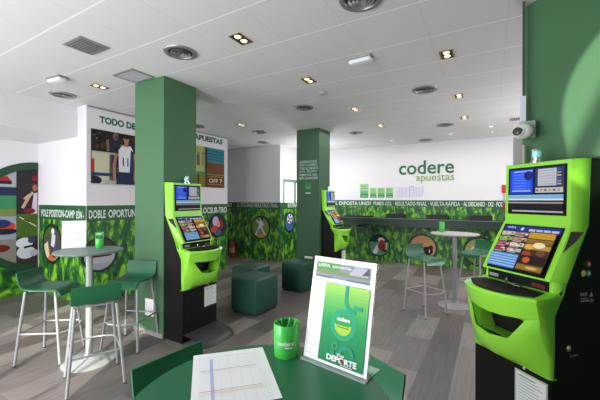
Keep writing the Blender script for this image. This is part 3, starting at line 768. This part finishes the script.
    b = NB(); lathe(b, [(.024, 1.835), (.026, 1.84), (.026, 1.868), (.022, 1.872)], bx_, -.03, 20); link('beacon_lens', b, mat('cyan_lens', (.35, .85, .92), .15, emit=.15), bb, True)
    b = NB(); lathe(b, [(.022, 1.872), (.027, 1.874), (.024, 1.885), (0, 1.888)], bx_, -.03, 20); link('beacon_cap', b, M_CHROME, bb, True)
    # top lid
    b = NB(); prism(b, [(-.268, -back if back < 0 else 0), (-.268, -.002), (-.235, -.03), (-.215, -.072), (.215, -.072), (.235, -.03), (.268, -.002), (.268, -back if back < 0 else 0)], 'z', 1.790, 1.7985)
    link('top_lid', b, M_LIME if back > -.05 else M_BLACK, t)
    return t
machine('large lime green betting machine in right foreground before oblique green wall', (RC.x, RC.y, 0), math.atan2(-.681, .732), -.10).scale = (1, 1, 1.028)
machine('lime green betting machine standing against the near pillar, left of poufs', (-3.245, 2.755, 0), PI/2, 0)
machine('small distant lime green betting machine against the second pillar', (-2.925, 6.17, 0), PI/2, 0)

# ------------------------------------------------------------------ tables
def bar_table(label, loc, top, topname, basem, r=.315, h=1.10):
    t = thing('high_table', label, 'table', loc, 0, 'round high bar tables on pole and disc base')
    b = NB(); lathe(b, [(0, h-.022), (r-.012, h-.022), (r, h-.014), (r, h-.004), (r-.004, h), (0, h)], n=64); link('tabletop', b, top, t, True)
    b = NB(); lathe(b, [(.03, .03), (.03, h-.03), (.0, h-.03)], n=24); link('pole', b, basem, t, True)
    b = NB(); lathe(b, [(.0, h-.022), (.085, h-.022), (.085, h-.03), (.034, h-.05)], n=24); link('mounting_flange', b, M_GREY, t, True)
    b = NB(); lathe(b, [(.0, .0), (.232, .0), (.235, .006), (.225, .012), (.11, .028), (.045, .045), (.034, .075), (0, .075)], n=56); link('disc_base', b, basem, t, True)
    return t
bar_table('round high table with grey top at left among three green stools', (-3.435, 1.768, 0), M_TGREY, '', M_BASEW, .30)
bar_table('round green high table in foreground carrying menu stand, cup and paper', (-.49, .655, 0), M_TABLE, '', M_BASEW, .325)
bar_table('far round high table in front of long counter', (-.465, 5.50, 0), mat('pale_grey_laminate', (.40, .37, .37), .4), '', mat('mid_grey_lacquer', (.30, .30, .32), .4, metal=.3), .34)

# ------------------------------------------------------------------ stools
def stool(label, loc, rz):
    t = thing('bar_stool', label, 'stool', loc, rz, 'green bar stools with moulded seats')
    prof_b = [(-.212, .885), (-.208, .85), (-.201, .81), (-.192, .77), (-.178, .742)]
    prof_s = [(-.178, .742), (-.155, .724), (-.12, .715), (-.05, .71), (.03, .712), (.10, .714), (.145, .706), (.172, .684), (.187, .65)]
    def sheet(prof, name, hw0, hw1):
        b = NB(); n = 12; g = []
        for k, (y, z) in enumerate(prof):
            tt = k/(len(prof)-1); hw = hw0+(hw1-hw0)*tt; r_ = []
            for i in range(n+1):
                x_ = -1+2*i/n
                dz = 0; dy = 0
                if name == 'seat': dz = .006*x_*x_
                if name == 'backrest': dz = .006*x_*x_*tt
                r_.append(b.verts.new((x_*hw, y+dy, z+dz)))
            g.append(r_)
        for r0, r1 in zip(g, g[1:]):
            for i in range(n): b.faces.new((r0[i], r0[i+1], r1[i+1], r1[i]))
        o = link(name, b, M_STOOL, t, True)
        m = o.modifiers.new('s', 'SOLIDIFY'); m.thickness = .011; m.offset = 0; o.modifiers.new('e', 'EDGE_SPLIT').split_angle = R(40)
        return o
    sheet(prof_b, 'backrest', .178, .180); sheet(prof_s, 'seat', .180, .172)
    tops = {(-1, -1): (-.150, -.150), (1, -1): (.150, -.150), (-1, 1): (-.150, .125), (1, 1): (.150, .125)}
    feet = {k: (k[0]*.208, k[1]*.206) for k in tops}
    def at(k, z):
        a = 1-z/.700; tx, ty = tops[k]; fx, fy = feet[k]
        return Vector((tx+(fx-tx)*a, ty+(fy-ty)*a, z))
    for k in tops:
        b = NB(); tube(b, [at(k, .004), at(k, .700)], .0128, 10); lg = link('leg', b, M_LEG, t, True)
        b = NB(); p = at(k, 0); lathe(b, [(0, 0), (.014, 0), (.014, .012), (.0, .014)], p.x, p.y, 12); link('foot_cap', b, M_DGREY, lg, True)
    b = NB(); 
    p = [Vector((sx*.13, sy, .700)) for sx, sy in ((-1, -.13), (1, -.13), (1, .10), (-1, .10))]
    for i in range(4): tube(b, [p[i], p[(i+1) % 4]], .009, 8)
    link('seat_frame', b, M_LEG, t, True)
    zf = .30
    for a_, c_, bow in (((-1, -1), (1, -1), 0), ((-1, 1), (1, 1), .075), ((-1, -1), (-1, 1), 0), ((1, -1), (1, 1), 0)):
        A_, C_ = at(a_, zf), at(c_, zf); pts = []
        for i in range(11):
            q = A_.lerp(C_, i/10); q.y += bow*math.sin(PI*i/10)**.8 if bow else 0; pts.append(q)
        b = NB(); tube(b, pts if bow else [A_, C_], .009, 8); link('footrest' if bow else 'stretcher', b, M_LEG, t, True)
    return t
def head(deg): return R(deg-90)     # local +Y turned to this compass angle
s0 = stool('green bar stool at far left edge, side on beside left high table', (-3.87, 1.63, 0), head(35))
copy_tree(s0, (-3.02, 1.60, 0), head(157), 'green bar stool with its back to camera before left high table')
copy_tree(s0, (-3.44, 2.21, 0), head(-66), 'green bar stool between left high table and near pillar')
copy_tree(s0, (-1.072, .995, 0), head(-5), 'green bar stool in left foreground with backrest beside white paper')
copy_tree(s0, (-.555, 1.275, 0), head(-117.5), 'green bar stool in foreground behind menu stand, right of table')
copy_tree(s0, (-.80, 4.95, 0), head(-33), 'green bar stool with grey legs left of far high table').scale = (1, 1, 1.08)
copy_tree(s0, (-.18, 5.95, 0), head(-125), 'green bar stool behind far high table, partly behind large machine').scale = (1, 1, 1.08)

# ------------------------------------------------------------------ poufs
for x0, x1, y0, y1, lab in ((-3.21, -2.745, 3.56, 4.10, 'dark green cube pouf nearest to camera, beside left machine'),
                            (-3.70, -3.24, 4.12, 4.60, 'dark green cube pouf behind the nearest pouf'),
                            (-3.22, -2.76, 4.89, 5.36, 'dark green cube pouf before second pillar, right of the others')):
    t = thing('cube_pouf', lab, 'pouf', ((x0+x1)/2, (y0+y1)/2, 0), 0, 'dark green upholstered cube seats')
    w, h = (x1-x0)/2, (y1-y0)/2
    b = NB(); box(b, -w, w, -h, h, .015, .50, .035, 4); cu_ = link('upholstered_cube', b, M_POUF, t, True)
    b = NB()
    for zz in (.465,):
        p = [(-w+.002, -h+.002, zz), (w-.002, -h+.002, zz), (w-.002, h-.002, zz), (-w+.002, h-.002, zz)]
        for i in range(4):
            a_, c_ = Vector(p[i]), Vector(p[(i+1) % 4]); d_ = (c_-a_).normalized()*.03
            tube(b, [a_+d_, c_-d_], .0035, 6)
    link('seam_piping', b, M_POUF, cu_, True)
    b = NB(); box(b, -w+.03, w-.03, -h+.03, h-.03, 0, .02); link('plinth', b, M_DGREY, t)

# ------------------------------------------------------------------ long counter at the back wall
t = thing('wall_counter', 'long dark green counter shelf running along the back wall', 'counter', (-4.6, 8.60, 0))
b = NB(); box(b, 0, 4.95, -.50, -.0, 1.13, 1.155, .003); link('counter_top', b, M_COUNTER, t)
b = NB(); box(b, .02, 4.93, -.49, -.465, .955, 1.13); link('apron', b, M_COUNTER, t)
b = NB(); box(b, 0, 4.95, -.503, -.50, 1.148, 1.156); link('pale_edge', b, mat('pale_edge_strip', (.25, .33, .30), .4), t)
for i, x in enumerate((.10, 1.6, 3.3, 4.86)):
    b = NB(); box(b, x-.015, x+.015, -.46, -.005, .90, 1.13); link('bracket', b, M_DGREY, t)
for x, w, h, lab in ((-3.02, .72, .035, 'flat dark tray on back counter beside the middle machine'), (-2.03, .43, .10, 'black box tray on back counter above american football photo'),
                     (-1.06, .46, .10, 'black box tray on back counter behind far green cup'), (-.17, .44, .11, 'black box tray on back counter furthest right')):
    t = thing('form_tray', lab, 'tray', (x, 8.27, 1.1555), 0, 'black trays on the back counter')
    b = NB(); box(b, -w/2, w/2, -.12, .12, 0, .008); box(b, -w/2, w/2, .112, .12, .008, h); box(b, -w/2, -w/2+.008, -.12, .112, .008, h); box(b, w/2-.008, w/2, -.12, .112, .008, h); box(b, -w/2+.008, w/2-.008, -.12, -.112, .008, h)
    link('tray_body', b, mat('tray_black_plastic', (.012, .010, .012), .5), t)
    b = NB(); box(b, -w/2+.012, w/2-.012, -.108, .108, .008, h*.7); link('paper_stack', b, M_DGREY, t)

# ------------------------------------------------------------------ cups and papers
def cup(label, loc, r, h, n_pen, tall=False, word=True, rz=0):
    t = thing('pencil_cup', label, 'cup', loc, rz, 'bright green pencil cups on high tables')
    b = NB(); lathe(b, [(0, 0), (r*.93, 0), (r*.97, .004), (r, h-.002), (r-.001, h), (r-.003, h-.002), (r*.92, .006), (0, .006)], n=36); link('cup_body', b, M_CUP, t, True)
    rp = random.Random(int(r*1e4)+n_pen)
    for i in range(n_pen):
        a = 2*PI*i/n_pen+.4; bx, by = r*.35*math.cos(a+2.5), r*.35*math.sin(a+2.5); tx, ty = r*.80*math.cos(a), r*.80*math.sin(a)
        b = NB(); tube(b, [(bx, by, .008), (tx, ty, h+(.002 if not tall else .03))], .0032, 6); link('pencil', b, mat('green_pencil', (.06, .50, .09), .4), t, True)
    if tall:
        f = Flat(.0003); f.back(-r*1.02, .0, r*1.02, .088, .001, '3c9c4c'); f.rect(-r*1.02, 0, r*1.02, .088, '58a868'); f.rect(-r*.9, .0, r*.9, .05, '2c7c44'); f.rect(-r*.7, .06, r*.4, .075, 'a8d8a0')
        f.build('leaflet_card', t, (0, .0, h-.02), (R(-4), 0, 0))
    if word:
        vs, fs = text_geom('codere', 1, .02); b = NB()
        x0 = min(v[0] for v in vs); x1 = max(v[0] for v in vs); z0 = min(v[1] for v in vs)
        nv = []
        for v in vs:
            a = -PI/2+((v[0]-x0)/(x1-x0)-.5)*1.25; rr_ = r+.0008
            nv.append(b.verts.new((rr_*math.cos(a), rr_*math.sin(a), h*.42+(v[1]-z0)/(x1-x0)*r*1.25)))
        for q in fs:
            try: b.faces.new([nv[i] for i in q])
            except ValueError: pass
        for a0_, a1_, z0_, z1_ in ((-.05, .5, h*.34, h*.375),):
            m_ = 8
            lo = [b.verts.new(((r+.0008)*math.cos(-PI/2+a0_+(a1_-a0_)*i/m_), (r+.0008)*math.sin(-PI/2+a0_+(a1_-a0_)*i/m_), z0_)) for i in range(m_+1)]
            hi = [b.verts.new(((r+.0008)*math.cos(-PI/2+a0_+(a1_-a0_)*i/m_), (r+.0008)*math.sin(-PI/2+a0_+(a1_-a0_)*i/m_), z1_)) for i in range(m_+1)]
            for i in range(m_): b.faces.new((lo[i], lo[i+1], hi[i+1], hi[i]))
        link('white_lettering', b, M_PAPER, t)
    return t
cup('bright green pencil cup with white lettering on foreground table', (-.570, .900, 1.10), .042, .104, 7, rz=R(28))
cup('bright green cup with a leaflet on the left grey table', (-3.50, 1.90, 1.10), .038, .095, 3, True, False, rz=R(60))
cup('bright green cup on the far high table before counter', (-.66, 5.62, 1.10), .040, .16, 4, False, False)

def sheet_print(f, w, h):
    f.rect(0, 0, w, h, 'fbfbfd')
    f.rect(w*.05, h*.9, w*.95, h*.905, 'cfcfd8'); f.rect(w*.22, h*.02, w*.26, h*.86, 'c3c6ee')
    for i in range(26): f.rect(w*.08, h*(.04+.032*i), w*.92, h*(.04+.032*i)+.0006, 'dcdcea')
    for i in range(5): f.rect(w*(.34+.13*i), h*.03, w*(.34+.13*i)+.0006, h*.87, 'dcdcea')
# paper lying on the foreground table
f = Flat(.00012); sheet_print(f, .222, .297)
for zf_, c_ in ((.60, '9a9aa8'), (.24, 'c88a90'), (.20, 'e0d8a0')): f.rect(.02, .297*zf_, .185, .297*zf_+.002, c_)
pd = Vector((.69, .725)).normalized(); an = math.atan2(pd.y, pd.x)
TL = Vector((-.815, .742)); dn = Vector((pd.y, -pd.x))
TL -= pd*.006; BL = TL+dn*.297
o = f.build('betting_sheet', None, (BL.x, BL.y, 1.1012), (R(-90), 0, an))
tag(o, 'white printed betting sheet lying flat on foreground green table', 'paper')

# acrylic stand on the foreground table
def menu_stand(label, loc, rz, w, h, lean, content):
    t = thing('menu_stand', label, 'menu stand', loc, rz, 'clear acrylic menu stands with printed sheets')
    a = R(-lean)
    f = Flat(.00015); f.back(0, .004, w, h, .0008, 'f2f2f4'); content(f, w, h); f.build('printed_sheet', t, (0, -.0008, .003), (a, 0, 0))
    b = NB(); box(b, -.003, w+.003, .0016, .0040, 0, h+.003)
    o = link('acrylic_sleeve', b, M_ACRYL, t, rot=(a, 0, 0))
    b = NB(); box(b, -.002, w+.002, .002, .085, 0, .0025); link('acrylic_foot', b, M_ACRYL, t); b = NB(); box(b, -.003, w+.003, -.012, .002, -.0008, .0035); link('sheet_ledge', b, mat('grey_acrylic_edge', (.30, .40, .36), .2), t)
    return t
def content_main(f, w, h):
    f.rect(0, .004, w, h, 'f4f4f6')
    # banner
    f.rect(w*.05, h*.80, w*.93, h*.95, '8a949c'); f.rect(w*.05, h*.86, w*.45, h*.95, '5d9a58'); f.rect(w*.05, h*.84, w*.93, h*.875, '7f8c62')
    f.poly([(w*.6, h*.86), (w*.9, h*.86), (w*.88, h*.94), (w*.7, h*.95)], 'b4b2be'); f.poly([(w*.8, h*.87), (w*.92, h*.88), (w*.9, h*.95)], '5c586c')
    f.rect(w*.05, h*.80, w*.35, h*.815, '5868a8'); f.rect(w*.58, h*.80, w*.93, h*.812, '4858a0')
    f.text('LISTA', w*.09, h*.905, w*.2, h*.028, 'f6f6f6', .03); f.text('DEPORTES', w*.33, h*.905, w*.3, h*.022, 'e8f4e4', .02)
    # left column
    for i in range(9): f.rect(w*.03, h*(.06+.085*i), w*.22, h*(.06+.085*i)+.001, 'c4c8cc')
    f.rect(w*.12, h*.05, w*.123, h*.76, 'd0d4d8')
    # green poster in bands
    x0, x1 = w*.255, w*.945; n = 24; zA, zB = h*.04, h*.755
    for i in range(n):
        q = (i+.5)/n
        lo, mid, hi = (20, 128, 82), (26, 150, 84), (164, 212, 96)
        if q < .5: c = [lo[k]+(mid[k]-lo[k])*q*2 for k in range(3)]
        else: c = [mid[k]+(hi[k]-mid[k])*(q-.5)*2 for k in range(3)]
        f.rect(x0, zA+(zB-zA)*i/n, x1, zA+(zB-zA)*(i+1)/n, '%02x%02x%02x' % tuple(int(v) for v in c), adv=(i == 0))
    for i in range(22): f.rect(x0+(x1-x0)*(i/22), zB, x0+(x1-x0)*(i+.5)/22, zB+.0025, 'a8d488', adv=(i == 0))
    cx, cz = w*.60, h*.40
    f.ring(cx, cz, .030, .044, '22a078', 40); f.ell(cx, cz, .030, .032, '2f9c50', 32); f.poly(circ(cx, cz, .0285, .03, 24, PI, 2*PI), 'a8cc40')
    f.rect(cx-.024, cz-.002, cx+.022, cz+.001, '2c8c44'); f.rect(cx-.020, cz-.009, cx+.02, cz-.006, '2c8c44'); 
    f.text('codere', cx-.022, cz+.010, .044, .012, 'f4faf4', .03)
    f.rect(cx-.003, h*.62, cx+.008, h*.755, '1f9c78'); f.ring(cx+.034, h*.63, .026, .037, '1f9c78', 20, PI, PI*1.55)
    f.rect(cx+.030, h*.555, cx+.058, h*.59, '1f9c78')
    f.ring(cx-.02, h*.20, .006, .012, '2a9c6c', 16); f.ring(cx+.02, h*.14, .016, .028, '1d9470', 24, 0, PI); f.rect(cx-.03, h*.08, cx-.02, h*.17, '1d9470')
    f.text('DEPORTE', w*.40, h*.065, w*.46, h*.052, 'f2f6f2', .04); f.text('Tus', w*.55, h*.122, w*.12, h*.022, 'f2f6f2', .04); f.rect(w*.62, h*.052, w*.80, h*.057, 'e8f0e8'); f.ell(w*.645, h*.088, .006, .006, '8a3424')
pa = Vector((-.519, .906)); pb = Vector((-.311, .872)); an2 = math.atan2(pb.y-pa.y, pb.x-pa.x)
menu_stand('tilted acrylic menu stand with green poster on foreground table', (pa.x+.008, pa.y, 1.101), an2, .222, .318, 11.5, content_main)
def content_list(f, w, h):
    f.rect(0, .004, w, h, 'ececf2'); f.rect(w*.28, h*.1, w*.30, h*.9, 'b4b8cc')
    for zf_ in (.30, .55, .93): f.rect(w*.15, h*zf_, w*.85, h*zf_+.003, 'a8a8b4')
    for i in range(12): f.rect(w*.2, h*(.12+.065*i), w*.85, h*(.12+.065*i)+.001, 'd0d0dc')
menu_stand('white printed list in acrylic stand on the left grey table', (-3.70, 1.64, 1.101), R(60), .205, .28, 8, content_list)

# ------------------------------------------------------------------ small things
t = thing('fire_extinguisher', 'small red fire extinguisher standing by far green wall', 'fire extinguisher', (-6.22, 6.98, 0))
b = NB(); lathe(b, [(0, 0), (.075, 0), (.08, .01), (.08, .36), (.07, .40), (.03, .43), (.022, .45), (0, .45)], n=24); link('cylinder', b, M_RED, t, True)
b = NB(); lathe(b, [(.0, .45), (.022, .45), (.022, .49), (0, .49)], n=14); box(b, -.05, .05, -.01, .01, .49, .505); box(b, -.05, .04, -.01, .01, .52, .532); link('valve_handle', b, M_DGREY, t)
b = NB(); tube(b, [(.02, 0, .47), (.09, 0, .45), (.10, 0, .30), (.095, 0, .16)], .009, 8); link('hose', b, M_DGREY, t, True)
b = NB(); lathe(b, [(.081, .14), (.081, .27)], n=24); link('instruction_label', b, mat('tan_label', (.42, .25, .10), .5), t, True)
b = NB(); box(b, -.055, .055, -.02, 0, -.03, .03, .004); box(b, -.035, -.01, -.023, -.02, -.012, .012, mi=1); box(b, .01, .035, -.023, -.02, -.012, .012, mi=1)
o = link('wall_socket', b, [M_BASEW, M_GREY], None, loc=(-5.74, 7.096, .40)); tag(o, 'white double wall socket low on far green wall', 'socket')
t = thing('alarm_sounder', 'red fire alarm device on back wall just left of large machine', 'alarm', (.275, 8.60, 1.86))
b = NB(); box(b, -.05, .05, -.05, 0, -.09, .09, .012); link('red_housing', b, mat('alarm_red', (.55, .02, .02), .35), t, True)
b = NB(); tube(b, [(0, -.03, -.09), (0, -.03, -.30)], .012, 8); link('grey_conduit', b, mat('mauve_conduit', (.45, .40, .52), .5), t, True)
b = NB(); box(b, -.03, .03, -.045, 0, -.48, -.30, .006); link('call_box', b, mat('alarm_dark_red', (.28, .02, .03), .4), t, True)

# security camera, casing and pipes at the end of the green wall
cp = e0+RN*.0-RT*.0
t = thing('security_camera', 'white dome security camera on end of green wall above casing', 'security camera', (.185, 2.78, 2.085), R(-8))
b = NB(); box(b, -.012, .085, .02, .055, -.045, .075, .006); link('wall_bracket', b, M_BASEW, t, True)
b = NB(); bmesh.ops.create_uvsphere(b, u_segments=28, v_segments=16, radius=.058)
for v in b.verts:
    v.co.x *= 1.08; v.co.z *= 1.0; v.co.y *= .9
link('housing', b, mat('camera_white', (.75, .77, .73), .3), t, True, loc=(.012, -.012, .0))
b = NB(); lathe(b, [(0, .012), (.018, .010), (.030, .002), (.036, -.004)], n=26); link('dark_lens', b, mat('lens_grey', (.06, .065, .06), .2), t, True, loc=(-.012, -.058, -.004), rot=(R(78), 0, R(-14)))
b = NB(); lathe(b, [(.031, 0), (.036, .005), (.041, 0), (.038, -.006)], n=26); link('lens_ring', b, mat('camera_white', 0), t, True, loc=(-.012, -.0575, -.004), rot=(R(78), 0, R(-14)))
b = NB(); box(b, .156, .236, 3.02, 3.10, 0, 2.10, .006); o = link('cable_casing', b, mat('grey_green_casing', (.36, .38, .35), .5)); tag(o, 'tall grey casing below security camera beside green wall', 'casing')
b = NB(); tube(b, [(.212, 2.86, 0), (.212, 2.86, 2.0)], .011, 10); o = link('wall_pipe', b, mat('rosy_grey_pipe', (.42, .36, .34), .45), None, True); tag(o, 'thin vertical pipe between grey casing and green wall', 'pipe')
b = NB(); box(b, .186, .222, 2.83, 2.86, 2.165, 2.35, .003); o = link('conduit_box', b, mat('lilac_white', (.70, .69, .78), .5)); tag(o, 'short white conduit box just above security camera', 'conduit')
b = NB(); box(b, .20, .216, 2.84, 2.856, 2.30, ZC); o = link('cable_duct', b, mat('dark_duct', (.05, .08, .05), .6)); tag(o, 'thin dark cable duct rising to ceiling along green wall end', 'duct')
t = thing('linear_vent', 'short dark slotted vent on ceiling left of security camera', 'vent', (.40, 6.87, ZC))
b = NB(); box(b, -.1, .1, -.09, .09, -.01, 0); link('frame', b, M_DGREY, t)
b = NB()
for i in range(6): box(b, -.085+.03*i, -.070+.03*i, -.085, .085, -.016, -.01)
link('slats', b, M_GREY, t)

# ------------------------------------------------------------------ light
def area(name, loc, rot, sx, sy, e, col=(1, 1, 1)):
    l = bpy.data.lights.new(name, 'AREA'); l.shape = 'RECTANGLE'; l.size = sx; l.size_y = sy; l.energy = e; l.color = col
    o = bpy.data.objects.new(name, l); COL.objects.link(o); o.location = loc; o.rotation_euler = rot; return o
area('shop_window_daylight', (-2.3, -1.30, 1.45), (R(90), 0, 0), 2.0, 2.1, 105, (.97, .98, 1))       # faces +Y
area('left_shop_window_daylight', (-4.9, -1.30, 1.4), (R(90), 0, R(-6)), 2.8, 2.3, 122, (.97, .975, 1))
area('ceiling_wash', (-1.2, 6.2, 2.98), (0, 0, 0), 3.4, 3.6, 55, (1, .97, .95))
pl = bpy.data.lights.new('hidden_back_fill', 'POINT'); pl.energy = 34; pl.shadow_soft_size = .22; pl.color = (.98, .98, 1)
po = bpy.data.objects.new('hidden_back_fill', pl); COL.objects.link(po); po.location = (-3.85, 7.35, 2.1)  # added point light hidden by the second pillar, brightens side wall and ceiling
p2 = bpy.data.lights.new('rear_room_fill', 'POINT'); p2.energy = 75; p2.shadow_soft_size = .3; p2.color = (1, .98, .98)
q2 = bpy.data.objects.new('rear_room_fill', p2); COL.objects.link(q2); q2.location = (1.55, 6.0, 1.7)  # added fill out of sight past the green wall, lifts back wall and ceiling
sl = bpy.data.lights.new('reflected_sunlight', 'SPOT'); sl.energy = 2600; sl.spot_size = R(10.6); sl.spot_blend = .06; sl.shadow_soft_size = .02; sl.color = (1, .97, .85)
sp_ = bpy.data.objects.new('reflected_sunlight', sl); COL.objects.link(sp_); sp_.location = (-2.7, -3, 1.0)
sp_.rotation_euler = (Vector((.86, 2.33, 2.12))-Vector((-2.7, -3, 1.0))).to_track_quat('-Z', 'Y').to_euler()
sun = bpy.data.lights.new('sun', 'SUN'); sun.energy = 4.5; sun.angle = R(.6); sun.color = (1, .96, .88)
so = bpy.data.objects.new('sun', sun); COL.objects.link(so)
d = Vector((-.50*math.cos(R(27)), .866*math.cos(R(27)), -math.sin(R(27))))
so.rotation_euler = d.to_track_quat('-Z', 'Y').to_euler()
W = bpy.data.worlds.new('world'); S.world = W; W.use_nodes = True
bg = W.node_tree.nodes['Background']; bg.inputs[0].default_value = (.85, .92, 1, 1); bg.inputs[1].default_value = 1.0

# ------------------------------------------------------------------ camera
cam = bpy.data.cameras.new('camera'); cam.sensor_width = 36; cam.lens = 36*328/600; cam.clip_start = .05
co = bpy.data.objects.new('camera', cam); COL.objects.link(co)
co.location = (0, 0, 1.6); co.rotation_euler = (R(90), R(-.15), R(30.08))
S.camera = co
S.view_settings.view_transform = 'Standard'; S.view_settings.look = 'None'
S.view_settings.exposure = .28; S.view_settings.gamma = 1; S.view_settings.use_curve_mapping = False
